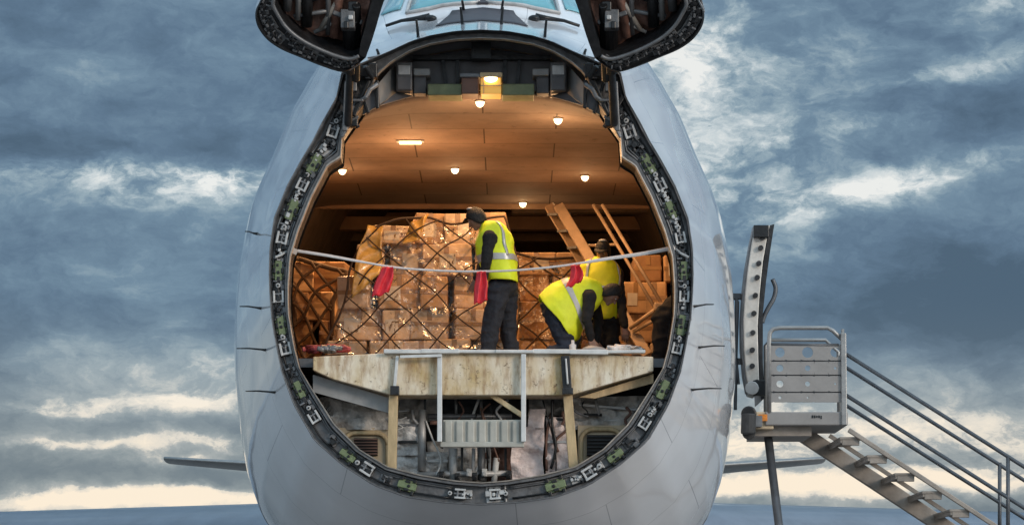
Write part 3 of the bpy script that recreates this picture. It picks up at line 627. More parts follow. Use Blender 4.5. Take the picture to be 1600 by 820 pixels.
# small probes standing off the skin
def hull_x(y, z):
    hl = half(y)
    for (a, za), (b, zb) in zip(hl[30:], hl[31:]):
        if zb <= z <= za: return lerp(a, b, (za - z) / max(1e-6, za - zb))
    return hl[-1][0]
for s, bx, py, ln in ((-1, 401, 366, 10), (-1, 407, 482, 24), (-1, 414, 547, 36), (-1, 428, 613, 36), (1, 1086, 479, 22), (1, 1093, 543, 32), (1, 1082, 609, 38)):
    d = 30.05
    while d < 35.4 and abs((AX + s * hull_x(d, zf(py, d))) / d * F + CX - CX) < abs(bx - CX): d += .02
    z = zf(py, d); p = Vector((AX + s * hull_x(d, z), d, z)); k = ln / F * d
    m = MB(); m.tube([p + Vector((-s * .04, .03, 0)), p + Vector((s * .03, -.08, 0))], [.018, .012], 6); e = p + Vector((s * .03, -.08, 0)); m.tube([e + Vector((-s * .1, -.02, 0)), e, e + Vector((s * k * .5, -.12, .0)), e + Vector((s * k, -.2, -.01))], [.007, .011, .009, .006], 6); m.build('air_data_probe', 'black', AC)
# wings and tailplanes
def foil(root, tip, c0, c1, t0, t1, name, mt, n=10):
    m = MB(); rgs = []
    for k in range(n + 1):
        u = k / n; p = Vector([lerp(a, b, u) for a, b in zip(root, tip)]); c = lerp(c0, c1, u); t = lerp(t0, t1, u)
        r = []
        for i in range(28):
            th = 2 * math.pi * i / 28; xx = .5 - .5 * math.cos(th); yt = 5 * (.2969 * math.sqrt(max(xx, 0)) - .126 * xx - .3516 * xx ** 2 + .2843 * xx ** 3 - .1036 * xx ** 4)
            r.append(p + Vector((0, c * xx, t * yt * (1 if th < math.pi else -1))))
        rgs.append(r)
    m.loft(rgs, True, True); return m.build(name, mt, AC, smooth=True)
for s in (-1, 1):
    foil((AX + s * 2.6, 55, 4.02), (AX + s * 30, 76, 4.8), 14, 4, 1.75, .6, 'wing', 'wing')
    foil((AX + s * .6, 86.5, 7.15), (AX - .25 + s * 11.4, 92.5, 8.19), 9, 3, .5, .2, 'tailplane', 'alu')

# ------------------------------------------------------------------ cargo
def carton(px0, py0, px1, py1, d, dep, mt, label, group=None, tape=True, paper=False, tilt=None):
    tilt = R.uniform(-.035, .035) if tilt is None else tilt
    a = at(px0, py1, d); b = at(px1, py0, d); c = Vector(((a.x + b.x) / 2, d + dep / 2, a.z)); w = b.x - a.x; h = b.z - a.z
    t = thing('carton', c, label, 'box', group); t.rotation_euler = (0, tilt, R.uniform(-.13, .13))
    m = MB(); nx = 5; vs = []
    m.box((0, 0, h / 2), (w - .012, dep, h - .006)); m.build('box_body', mt, t, local=True, bevel=.018)
    if tape: m = MB(); m.box((0, -dep / 2 - .002, h * .5), (w * .99, .004, .05)); m.box((0, -dep / 2 - .003, h * .8), (.06, .004, h * .36)); m.build('packing_tape', 'tape', t, local=True)
    if paper: m = MB(); m.box((R.uniform(-.2, .2) * w, -dep / 2 - .003, h * .45), (min(.2, w * .4), .005, min(.17, h * .5))); m.build('paper_label', 'label', t, local=True)
    return t
ORD = ['first', 'second', 'third', 'fourth', 'fifth', 'sixth', 'seventh']
ROWN = ['lowest', 'second lowest', 'middle', 'second highest', 'top']
rows = [(587, 531, [508, 572, 628, 690, 742, 806]), (531, 482, [518, 590, 640, 702, 760, 804]), (482, 430, [533, 585, 655, 700, 752, 803]), (430, 381, [554, 600, 662, 741, 800]), (381, 336, [577, 640, 690, 735, 795])]
MT = ['card', 'card2', 'card', 'card3', 'card2', 'card4']
for r, (yb, yt, xs) in enumerate(rows):
    for i, (x0, x1) in enumerate(zip(xs, xs[1:])):
        y_t = yt + R.uniform(-5, 2)
        if r == 4 and i == 0: y_t = 352
        carton(x0 + .6, y_t, x1 - .6, yb, 32.7 + r * .03 + R.uniform(-.1, .16), 1.1, R.choice(MT), 'brown carton, %s from left in the %s row of the tall netted load' % (ORD[i], ROWN[r]), 'cartons of the netted pallet load', paper=R.random() < .6)
# second load behind, lower, and third at the right
rows2 = [(600, 530, [800, 858, 905, 962]), (530, 470, [804, 850, 915, 960]), (470, 430, [806, 866, 920]), (430, 394, [808, 872, 930])]
for r, (yb, yt, xs) in enumerate(rows2):
    for i, (x0, x1) in enumerate(zip(xs, xs[1:])):
        carton(x0 + .5, yt, x1 - .5, yb, 35.4 + R.uniform(-.05, .05), 1.0, R.choice(['card', 'card3', 'card', 'card2']), 'brown carton, %s from left, %s row of the load behind the workers' % (ORD[i], ['lowest', 'second lowest', 'second highest', 'top'][r]), 'cartons of the middle load', paper=R.random() < .4)
rows3 = [(600, 535, [962, 1012, 1075]), (535, 490, [966, 1020, 1075]), (490, 440, [968, 1008, 1048, 1090]), (440, 398, [990, 1034, 1080])]
for r, (yb, yt, xs) in enumerate(rows3):
    for i, (x0, x1) in enumerate(zip(xs, xs[1:])):
        carton(x0 + .5, yt, x1 - .5, yb, 36.6 + R.uniform(-.05, .05), .9, R.choice(['card', 'card2', 'card', 'card3']), 'orange carton, %s from left, %s row of the load behind the ladder' % (ORD[i], ['lowest', 'second lowest', 'second highest', 'top'][r]), 'cartons of the far load', paper=R.random() < .3)
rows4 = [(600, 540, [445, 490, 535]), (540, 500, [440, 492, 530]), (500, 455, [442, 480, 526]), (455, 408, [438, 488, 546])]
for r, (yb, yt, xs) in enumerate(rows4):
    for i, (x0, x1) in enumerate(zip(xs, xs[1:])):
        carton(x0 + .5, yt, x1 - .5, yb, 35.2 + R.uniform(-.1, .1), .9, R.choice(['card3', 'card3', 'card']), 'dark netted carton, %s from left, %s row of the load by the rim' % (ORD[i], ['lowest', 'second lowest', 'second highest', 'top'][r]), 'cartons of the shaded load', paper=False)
# cargo nets
def inside(poly, x, y):
    c = False
    for (x0, y0), (x1, y1) in zip(poly, poly[1:] + poly[:1]):
        if (y0 > y) != (y1 > y) and x < (x1 - x0) * (y - y0) / (y1 - y0) + x0: c = not c
    return c
def net(name, poly, d, spx, spy, label, r=.009, seed=1, mt='net'):
    m = MB(); xs = [p[0] for p in poly]; ysx = [p[1] for p in poly]; cx0, cx1, cy0, cy1 = min(xs), max(xs), min(ysx), max(ysx)
    rr = random.Random(seed)
    def w(x, y): return at(x + 20 * noise.noise(Vector((x * .011, y * .011, seed))), y + 17 * noise.noise(Vector((x * .012, y * .012, seed + 9))), d - .05 - .05 * noise.noise(Vector((x * .03, y * .03, seed))))
    for s in (1, -1):
        k = -30
        for k in range(-40, 60):
            x0 = cx0 + k * spx; seg = []
            for j in range(0, 81):
                y = lerp(cy1, cy0, j / 80); x = x0 + s * (cy1 - y) / spy * spx
                if inside(poly, x, y): seg.append(w(x, y))
                else:
                    if len(seg) > 2: m.tube(seg, r, 6)
                    seg = []
            if len(seg) > 2: m.tube(seg, r, 6)
    bd = resample(poly + [poly[0]], 90); m.tube([w(*p) + Vector((0, .06, 0)) for p in bd], r * 1.6, 6)
    o = m.build(name, mt, smooth=True); tag(o, label, 'cargo net'); return o
net('cargo_net', [(509, 556), (529, 484), (556, 415), (578, 356), (640, 351), (664, 341), (790, 341), (798, 430), (800, 556)], 32.5, 70, 62, 'dark diamond mesh cargo net stretched over the tall brown pallet load', seed=2)
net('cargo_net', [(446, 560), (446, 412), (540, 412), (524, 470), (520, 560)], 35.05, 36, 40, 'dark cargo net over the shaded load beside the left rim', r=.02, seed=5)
net('cargo_net', [(806, 560), (808, 400), (920, 400), (950, 560)], 35.3, 70, 62, 'dark cargo net hanging over the load between the workers', r=.012, seed=8)
def wrap_mat():
    m = bpy.data.materials.new('stretch_wrap'); m.use_nodes = True; n = m.node_tree.nodes; l = m.node_tree.links; n.remove(n['Principled BSDF'])
    tr = n.new('ShaderNodeBsdfTransparent'); tr.inputs[0].default_value = (.97, .93, .87, 1); gl = n.new('ShaderNodeBsdfGlossy'); gl.inputs['Roughness'].default_value = .27; mx = n.new('ShaderNodeMixShader')
    fr = n.new('ShaderNodeFresnel'); fr.inputs['IOR'].default_value = 1.65; tc = n.new('ShaderNodeTexCoord'); nz = n.new('ShaderNodeTexNoise'); nz.inputs['Scale'].default_value = 4.5; nz.inputs['Detail'].default_value = 3.5
    bp = n.new('ShaderNodeBump'); bp.inputs['Strength'].default_value = 1; bp.inputs['Distance'].default_value = .12; l.new(tc.outputs['Object'], nz.inputs['Vector']); l.new(nz.outputs['Fac'], bp.inputs['Height']); l.new(bp.outputs['Normal'], gl.inputs['Normal']); l.new(bp.outputs['Normal'], fr.inputs['Normal'])
    l.new(fr.outputs[0], mx.inputs[0]); l.new(tr.outputs[0], mx.inputs[1]); l.new(gl.outputs[0], mx.inputs[2]); l.new(mx.outputs[0], n['Material Output'].inputs[0]); return m
M['wrap'] = wrap_mat()
def wrap(poly, d, label, seed):
    m = MB(); xs = [p[0] for p in poly]; yy = [p[1] for p in poly]; nx, ny = 90, 70; ids = {}; vs = []; fs = []
    for j in range(ny + 1):
        for i in range(nx + 1):
            x, y = lerp(min(xs), max(xs), i / nx), lerp(min(yy), max(yy), j / ny)
            if inside(poly, x, y):
                q_ = Vector((x * .021, y * .021, seed)); h = (1 - 2 * abs(noise.noise(q_))) * .035 + (1 - 2 * abs(noise.noise(q_ * 2.7))) * .018
                ids[i, j] = len(vs); vs.append(at(x, y, d - h))
    for j in range(ny):
        for i in range(nx):
            k = [(i, j), (i + 1, j), (i + 1, j + 1), (i, j + 1)]
            if all(q_ in ids for q_ in k): fs.append([ids[q_] for q_ in k])
    m.add(vs, fs); o = m.build('stretch_wrap', 'wrap', smooth=True); tag(o, label, 'stretch wrap')
wrap([(511, 556), (531, 484), (558, 415), (580, 358), (640, 352), (664, 342), (788, 342), (796, 430), (798, 556)], 32.57, 'clear crinkled stretch wrap pulled round the tall netted load', 4)
wrap([(808, 556), (810, 400), (918, 400), (948, 556)], 35.34, 'clear glossy stretch wrap round the load behind the workers', 7)
# golden plastic sheet over the shoulder of the load
def sheet(poly_grid, label, mt, seed, thick=.006):
    m = MB(); (n, k) = (18, 14); vs = []
    for j in range(k + 1):
        for i in range(n + 1):
            u, v = i / n, j / k; a = lerp(Vector(poly_grid[0]), Vector(poly_grid[1]), u); b = lerp(Vector(poly_grid[3]), Vector(poly_grid[2]), u); p = lerp(a, b, v)
            q_ = Vector((p.x * 3, p.z * 3, seed)); p = p + Vector((noise.noise(q_) * .06, -.06 * (1 - 2 * abs(noise.noise(q_ * 1.4))), noise.noise(q_ + Vector((4, 4, 4))) * .06)); vs.append(p)
    m.add(vs, [(j * (n + 1) + i, j * (n + 1) + i + 1, (j + 1) * (n + 1) + i + 1, (j + 1) * (n + 1) + i) for j in range(k) for i in range(n)])
    o = m.build('plastic_sheet', mt, smooth=True, solid=thick); tag(o, label, 'plastic sheet'); return o
M['plastic'] = mat('amber_plastic', (.55, .33, .09), .22, 0, .3, 5, .35, 9, coat=.6)
sheet([at(545, 470, 32.5), at(592, 430, 32.5), at(600, 356, 32.52), at(575, 352, 32.52)], 'amber plastic sheet crumpled down the sloping left shoulder of the netted load', 'plastic', 3)
sheet([at(628, 385, 32.5), at(655, 372, 32.5), at(672, 336, 32.52), at(640, 346, 32.52)], 'small amber plastic sheet tucked under the net at the peak of the load', 'plastic', 6)

# ladder behind the workers
LD = thing('access_ladder', at(985, 545, 33.6), 'tan metal access ladder leaning inside the hold with a thin double handrail', 'ladder')
m = MB(); m.beam(at(873, 322, 34.2), at(1012, 556, 33.4), .1, .13); m.build('stringer', 'wood', LD, bevel=.008)
m = MB(); m.beam(at(858, 322, 34.9), at(1000, 562, 34.1), .1, .12); m.build('stringer', 'wood', LD, bevel=.008)
for k in range(9):
    t = (k + .5) / 9; a = lerp(at(873, 322, 34.2), at(1012, 556, 33.4), t); b = lerp(at(858, 322, 34.9), at(1000, 562, 34.1), t); m = MB(); m.beam(a, b, .18, .03, up=(1, 0, 0)); m.build('step', 'gray', LD)
m = MB(); m.tube([at(927, 320, 33.8), at(1024, 482, 33.2)], .022, 8); m.build('handrail', 'wood', LD, smooth=True)
m = MB(); m.tube([at(941, 320, 33.6), at(1036, 478, 33.0)], .022, 8); m.build('handrail', 'wood', LD, smooth=True)
m = MB(); m.tube([at(1042, 472, 33.0), at(1024, 484, 33.1), at(985, 512, 33.4)], .03, 8); m.build('handrail_link', 'wood', LD, smooth=True)
m = MB(); m.tube([at(1044, 488, 33.0), at(990, 518, 33.4)], .024, 8); m.build('handrail_link', 'wood', LD, smooth=True)
m = MB(); m.tube([at(915, 384, 34), at(962, 382, 33.6)], .018, 8); m.build('handrail_link', 'wood', LD, smooth=True)
m = MB(); m.box(at(1034, 480, 33.0), (.2, .2, .1)); m.build('hinge_block', 'wood', LD, bevel=.02)

# barrier strap with streamers
BS = thing('barrier_strap', at(752, 425, 30.3), 'sagging white webbing strap across the open hold, hung with red streamers', 'strap')
sp = [at(x, y, d) for x, y, d in crom([(458, 391, 30.2), (510, 399, 30.2), (560, 408, 30.2), (620, 418, 30.2), (690, 423, 30.2), (750, 424, 30.2), (810, 422, 30.2), (880, 415, 30.2), (950, 404, 30.2), (1000, 397, 30.2), (1048, 388, 30.2)], 5)]
m = MB(); rg = []
for i, p in enumerate(sp):
    t = i / (len(sp) - 1); hw = lerp(.024, .014, min(1, t * 2)) if t < .5 else lerp(.014, .034, (t - .5) * 2)
    hw = .012 if .2 < t < .75 else hw * .75
    tw = .25 * math.sin(t * 9); up = Vector((0, math.sin(tw), math.cos(tw))); rg.append([p + up * hw, p - up * hw])
m.loft(rg, False); m.build('webbing', 'strapw', BS, smooth=True, solid=.006)
def streamer(pts, w, label, ph=0.0):
    m = MB(); rg = []; n_ = len(pts) - 1
    for i, p in enumerate(pts):
        t = i / n_; wv = w * (.62 + .38 * min(1, t * 2.2)); row = []
        for k in range(13):
            u = k / 12; fold = .022 * math.sin(u * 11 + ph + t * 2.5) + .012 * math.sin(u * 23 + t * 5); row.append(p + Vector((lerp(-.5, .5, u) * wv, fold, .012 * math.sin(u * 9 + ph) * t + (.05 * (u - .5) if t > .9 else 0))))
        rg.append(row)
    m.loft(rg, False); o = m.build('streamer', 'red', BS, smooth=True, solid=.002); tag(o, label); return o
streamer([at(x, y, 30.14) for x, y in crom([(606, 417), (603, 430), (598, 445), (594, 461)], 4)], .19, 'red streamer slanting in the draught')
streamer([at(x, y, 30.14) for x, y in crom([(752, 424), (752, 440), (751, 458), (751, 473)], 4)], .15, 'red streamer hanging straight')
streamer([at(x, y, 30.14) for x, y in crom([(898, 414), (901, 424), (900, 436), (893, 447)], 4)], .15, 'short bunched red streamer')
m = MB(); m.beam(at(452, 388, 30.06), at(462, 394, 30.18), .04, .06); m.tube([at(452, 390, 30.1), at(440, 398, 30.0), at(430, 402, 29.98)], .014, 6); m.build('strap_hook', 'lgray', BS)
m = MB(); m.beam(at(1046, 391, 30.18), at(1054, 386, 30.06), .04, .06); m.tube([at(1052, 386, 30.1), at(1064, 396, 30.0), at(1076, 402, 29.98)], .014, 6); m.build('strap_hook', 'lgray', BS)

# odds and ends on the deck
def heap(name, px0, px1, py, d, h, mt, label, cat, seed):
    m = MB(); r = random.Random(seed)
    for k in range(6):
        pts = []; x = r.uniform(px0, px1)
        for j in range(8): pts.append(at(lerp(px0, px1, ((j / 7) + k * .13) % 1.0) + r.uniform(-6, 6), py - r.uniform(0, h), d + r.uniform(-.1, .1)))
        m.tube([Vector(p) for p in crom([tuple(p) for p in pts], 4)], .028, 6, flat=.4)
    o = m.build(name, mt, smooth=True); tag(o, label, cat); return o
heap('webbing_strap', 478, 548, 549, 30.5, 9, 'red_dull', 'tangled dull red lashing strap lying at the left end of the deck edge', 'strap', 4)
heap('webbing_strap', 500, 530, 549, 30.42, 8, 'gray', 'grey lashing strap heaped beside the red one on the deck edge', 'strap', 7)
heap('folded_cloth', 950, 1004, 549, 30.5, 8, 'blanket_blue', 'bluish grey folded cloth on the deck near the right rim', 'cloth', 9)
def sack(px0, px1, py, d, label):
    m = MB(); c = at((px0 + px1) / 2, py, d); w = (px1 - px0) / F * d / 2; m.ball(c, (w, .15, .05), nu=20, nv=8)
    m.v = [v + Vector((0, 0, .02 * noise.noise(v * 7))) for v in m.v]; o = m.build('flat_bag', 'cheek', smooth=True); tag(o, label, 'bag')
sack(908, 948, 548, 30.35, 'flat pale grey bag lying on the deck edge by the bending worker')
M_ = MB(); p = at(895, 541, 30.4); M_.tube([p + Vector((0, 0, -.09)), p + Vector((0, 0, .02)), p + Vector((0, 0, .03)), p + Vector((0, 0, .07))], [.038, .038, .018, .018], 10); o = M_.build('plastic_bottle', 'strapw', smooth=True); tag(o, 'small pale bottle standing on the deck beside the bending worker', 'bottle')

# ------------------------------------------------------------------ people
def capsule(m, p, q, r1, r2, n=10, fl=1.0):
    p, q = Vector(p), Vector(q); d = (q - p); L = max(1e-5, d.length); d = d / L
    a = Vector((0, 0, 1)) if abs(d.z) < .9 else Vector((0, 1, 0)); u = (a - d * a.dot(d)).normalized(); w = d.cross(u); rg = []
    for k in range(5):
        t = math.pi / 2 * (1 - k / 4.0); c = p - d * r1 * math.sin(t); rr = max(.0008, r1 * math.cos(t)); rg.append((c, rr))
    rg += [(p.lerp(q, .5), (r1 + r2) / 2)]
    for k in range(5):
        t = math.pi / 2 * (k / 4.0); rg.append((q + d * r2 * math.sin(t), max(.0008, r2 * math.cos(t))))
    m.loft([[c + (u * math.cos(x) * fl + w * math.sin(x)) * rr for x in [2 * math.pi * k / n for k in range(n)]] for c, rr in rg], True, True)
def fuse(m, name, mt, parent, vox=.012, smooth=4, fold=0, seed=0, fscale=9):
    """union of overlapping limbs as one continuous surface"""
    me = bpy.data.meshes.new('tmp'); me.from_pydata(m.v, [], m.f)
    import bmesh
    bm = bmesh.new(); bm.from_mesh(me); bmesh.ops.recalc_face_normals(bm, faces=bm.faces); bm.to_mesh(me); bm.free()
    o = bpy.data.objects.new('tmp', me); COL.objects.link(o)
    rm = o.modifiers.new('r', 'REMESH'); rm.mode = 'VOXEL'; rm.voxel_size = vox
    sm = o.modifiers.new('s', 'SMOOTH'); sm.factor = .5; sm.iterations = smooth
    dg = bpy.context.evaluated_depsgraph_get(); dg.update(); ev = o.evaluated_get(dg); me2 = bpy.data.meshes.new_from_object(ev)
    bpy.data.objects.remove(o); bpy.data.meshes.remove(me)
    off = parent.location if parent.parent is None else parent.location + parent.parent.location
    me2.name = name; ns = [v.normal.copy() for v in me2.vertices]
    for v, nn in zip(me2.vertices, ns):
        c = v.co.copy()
        if fold:
            s_ = Vector((c.x * fscale * .7 + seed, c.y * fscale * .7, c.z * fscale)); c = c + nn * fold * ((1 - 2 * abs(noise.noise(s_))) * .8 + .4 * noise.noise(s_ * 2.3))
        v.co = c - off
    me2.materials.clear(); me2.materials.append(M[mt]); me2.polygons.foreach_set('use_smooth', [True] * len(me2.polygons))
    o = bpy.data.objects.new(name, me2); COL.objects.link(o); o.parent = parent; return o
def hand(m, wr, dr, side):
    dr = Vector(dr).normalized(); a = Vector(side); sd = (a - dr * a.dot(dr)).normalized(); nr = dr.cross(sd)
    for k in range(4): capsule(m, wr + sd * (k - 1.5) * .012, wr + dr * .085 + sd * (k - 1.5) * .021, .02, .014, 8)
    for k, L in enumerate((.066, .078, .072, .055)):
        b = wr + dr * .09 + sd * (k - 1.5) * .022; c = b + dr * L * .55 + nr * .012 + sd * (k - 1.5) * .003; e = c + dr * L * .4 + nr * .026
        capsule(m, b, c, .0105, .0095, 8); capsule(m, c, e, .0095, .008, 8)
    b = wr + dr * .025 - sd * .025; c = b + dr * .035 - sd * .032 + nr * .01; capsule(m, b, c, .015, .012, 8); capsule(m, c, c + dr * .032 - sd * .006 + nr * .008, .0115, .009, 8)
def head_parts(m, c, fwd, up, s=1.0):
    f = Vector(fwd).normalized(); u = Vector(up); u = (u - f * u.dot(f)).normalized(); r = f.cross(u)
    def W(a, b, e): return c + r * a * s + f * b * s + u * e * s
    nu, nv = 20, 14; rg = []
    for j in range(nv + 1):
        ph = -math.pi / 2 + math.pi * j / nv; row = []
        for k in range(nu):
            th = 2 * math.pi * k / nu; x = math.cos(ph) * math.cos(th); y = math.cos(ph) * math.sin(th); z = math.sin(ph)
            wx = .076 - (.018 * max(0, -z)); wy = .098 - .012 * max(0, -z) + (.006 if y > 0 and z < -.2 else 0)
            row.append(W(x * wx, y * wy + (.012 * max(0, -z)), z * .118))
        rg.append(row)
    m.loft(rg, True, True)
    capsule(m, W(0, .088, .012), W(0, .112, -.028), .010, .016, 8)            # nose
    capsule(m, W(-.035, .078, .03), W(.035, .078, .03), .014, .014, 8)        # brow
    capsule(m, W(-.02, .086, -.066), W(.02, .086, -.066), .010, .010, 8)      # lips
    capsule(m, W(0, .07, -.1), W(0, .078, -.098), .022, .02, 8)               # chin
    for s_ in (-1, 1):
        capsule(m, W(s_ * .074, -.005, .012), W(s_ * .074, -.008, -.03), .016, .012, 8)   # ears
        capsule(m, W(s_ * .03, .06, -.02), W(s_ * .04, .055, -.025), .026, .024, 8)       # cheeks
    return W
def person(label, base, J, head_f, head_u, tops, trous, vest=None, vest_m='hivis', stripes=(), hairstyle='hair', lat=Vector((0, 1, 0)), group=None, vlat=.235, arms_cloth=True, cap=False):
    t = thing('person', base, label, 'person', group)
    b = MB()
    W = head_parts(b, J['head'], head_f, head_u)
    capsule(b, J['neck'], J['head'] - Vector(head_u).normalized() * .06, .058, .055)
    capsule(b, J['pelvis'], J['chest'], .13, .14); capsule(b, J['chest'], J['neck'], .14, .07)
    for s in 'ab':
        capsule(b, J['sh' + s], J['el' + s], .05, .04); capsule(b, J['el' + s], J['wr' + s], .038, .026)
        capsule(b, J['chest'], J['sh' + s], .1, .06); capsule(b, J['pelvis'], J['hip' + s], .12, .1)
        capsule(b, J['hip' + s], J['kn' + s], .08, .055); capsule(b, J['kn' + s], J['an' + s], .05, .036); capsule(b, J['an' + s], J['to' + s], .04, .035)
        hd = J.get('hd' + s, (J['wr' + s] - J['el' + s])); hand(b, J['wr' + s], hd, J.get('hs' + s, lat.cross(Vector(hd))))
    fuse(b, 'body', 'skin_a', t, .0075, 3)
    for s_ in (-1, 1):
        e = MB(); e.ball(W(s_ * .03, .083, .006), .011, nu=10, nv=6); e.ball(W(s_ * .031, .092, .006), .006, 1, nu=8, nv=6); e.build('eye', ['eye', 'hair'], t, smooth=True)
    # hair
    f = Vector(head_f).normalized(); u = Vector(head_u); u = (u - f * u.dot(f)).normalized(); r = f.cross(u)
    h = MB(); nu, nv = 24, 10; rg = []
    for j in range(nv + 1):
        row = []
        for k in range(nu):
            th = 2 * math.pi * k / nu; lo = lerp(-.75, .42, sstep(-.2, .8, math.sin(th))); ph = lerp(math.asin(lo), math.pi / 2, j / nv)
            x = math.cos(ph) * math.cos(th) * .087; y = math.cos(ph) * math.sin(th) * .108 - .004; z = math.sin(ph) * .131
            p = J['head'] + r * x + f * y + u * z; p = p + (p - J['head']) * .05 * noise.noise(p * 30); row.append(p)
        rg.append(row)
    h.loft(rg, True, True); ho = h.build('cap' if cap else 'hair', 'hair', t, smooth=True, solid=.012)
    if cap:
        c = MB(); ar = [J['head'] + f * (.09 + .0) + u * .06 + r * .075 * x for x in (-1, -.5, 0, .5, 1)]; br_ = [p + f * (.085 - .05 * abs(x)) - u * .012 for p, x in zip(ar, (-1, -.5, 0, .5, 1))]; c.loft([ar, br_], False); c.build('cap_peak', 'hair', t, solid=.006, smooth=True)
        c = MB(); c.ball(J['head'] + u * .125 + f * -.01, (.05, .05, .018), nu=10, nv=5); c.build('cap_highlight', 'capw', t, smooth=True)  # pale piece on the cap top stands in for a highlight
    # sweater
    m = MB(); capsule(m, J['pelvis'].lerp(J['chest'], .2), J['chest'], .15, .165); capsule(m, J['chest'], J['neck'].lerp(J['chest'], .12), .165, .085)
    for s in 'ab':
        capsule(m, J['chest'], J['sh' + s], .11, .082); capsule(m, J['sh' + s], J['el' + s], .077, .06); capsule(m, J['el' + s], J['wr' + s].lerp(J['el' + s], .06), .058, .043)
    fuse(m, 'sweater', tops, t, .012, 3, .010, 3, 11)
    m = MB()
    for s in 'ab':
        capsule(m, J['pelvis'], J['hip' + s], .15, .125); capsule(m, J['hip' + s], J['kn' + s], .12, .092); capsule(m, J['kn' + s], J['an' + s].lerp(J['kn' + s], .05), .09, .082)
    capsule(m, J['pelvis'], J['pelvis'].lerp(J['chest'], .25), .15, .15)
    fuse(m, 'trousers', trous, t, .012, 3, .027, 7, 8)
    for s in 'ab':
        m = MB(); fw = (J['to' + s] - J['an' + s]); a = J['an' + s]; capsule(m, a + Vector((0, 0, .03)), a + Vector((0, 0, -.02)), .052, .05); capsule(m, a + Vector((0, 0, -.03)), J['to' + s], .05, .044)
        fuse(m, 'boot', 'boot', t, .012, 3)
    if vest:
        rg = []; cr = crom([(a.x, a.y, a.z, b_.x, b_.y, b_.z, w_) for a, b_, w_ in vest], 5)
        for k, q_ in enumerate(cr):
            a, b_, w_ = Vector(q_[:3]), Vector(q_[3:6]), q_[6]; c = (a + b_) / 2; e = (b_ - a) / 2; row = []
            for i in range(36):
                th = 2 * math.pi * i / 36; cs, sn = math.cos(th), math.sin(th); sg = lambda v: math.copysign(abs(v) ** .8, v)
                p = c + e * sg(cs) + lat * w_ * sg(sn); q3 = p * 5; nn_ = (p - c).normalized(); p = p + Vector((noise.noise(q3), noise.noise(q3 + Vector((9, 0, 0))), noise.noise(q3 + Vector((0, 9, 0))))) * .022 + nn_ * (.016 * (1 - 2 * abs(noise.noise(Vector((p.x * 9, p.y * 9, p.z * 6)))))); row.append(p)
            rg.append(row)
        m = MB(); m.loft(rg, True, False); vo = m.build('vest', vest_m, t, smooth=True, solid=.01)
        for k0, k1 in stripes:
            n = len(rg) - 1; i0, i1 = k0 * n, k1 * n
            def rr(x):
                i = min(int(x), n - 1); return [lerp(p, q_, x - i) for p, q_ in zip(rg[i], rg[i + 1])]
            rs = [rr(lerp(i0, i1, z / 3)) for z in range(4)]; out = []
            for rw in rs:
                c = sum(rw, Vector()) / len(rw); out.append([p + (p - c).normalized() * .012 for p in rw])
            m = MB(); m.loft(out, True, False); m.build('reflective_band', 'silver', vo, smooth=True)
        return t, rg, vo
    return t, None, None
def off(px, py, d): return at(px, py, d)
# standing worker
d = 30.75
J = dict(head=at(744, 341, d), neck=at(762, 358, d), chest=at(776, 392, d), pelvis=at(786, 447, d), sha=at(765, 371, d - .19), ela=at(760, 409, d - .23), wra=at(754, 441, d - .16), shb=at(778, 367, d + .18), elb=at(757, 404, d + .22), wrb=at(744, 436, d + .12),
         hipa=at(779, 455, d - .09), kna=at(768, 506, d - .12), ana=at(761, 553, d - .1), toa=at(746, 558.5, d - .14), hipb=at(791, 455, d + .09), knb=at(793, 504, d + .08), anb=at(799, 553, d + .1), tob=at(785, 559, d + .14))
J['hda'] = Vector((-.2, 0, -1)); J['hdb'] = Vector((-.4, 0, -1))
t1, rg, vo = person('standing worker in a lime yellow vest and dark cap, looking down with back half turned', at(780, 562, d), J, (-.78, .25, -.58), (-.45, .1, .85), 'cloth_black', 'cloth_navy',
       [(at(766, 441, d), at(808, 440, d), .22), (at(757, 428, d), at(807, 425, d), .225), (at(749, 405, d), at(804, 402, d), .22), (at(745, 385, d), at(801, 382, d), .2), (at(748, 367, d), at(796, 365, d), .17), (at(754, 352, d), at(783, 351, d), .13), (at(758, 347, d), at(776, 347, d), .08)], 'hivis', [(.29, .36)], cap=True, vlat=.22)
def vstrip(rg, idx, k0, k1, vo, w=1):
    m = MB(); n = len(rg) - 1; rows = []
    for k in range(int(k0 * n), int(k1 * n) + 1):
        c = sum(rg[k], Vector()) / len(rg[k]); rows.append([rg[k][(idx + j) % 36] + (rg[k][(idx + j) % 36] - c).normalized() * .013 for j in range(w + 1)])
    m.loft(rows, False); m.build('reflective_band', 'silver', vo, smooth=True, solid=.003)
vstrip(rg, 29, .36, .95, vo, 1); vstrip(rg, 6, .36, .95, vo, 1)
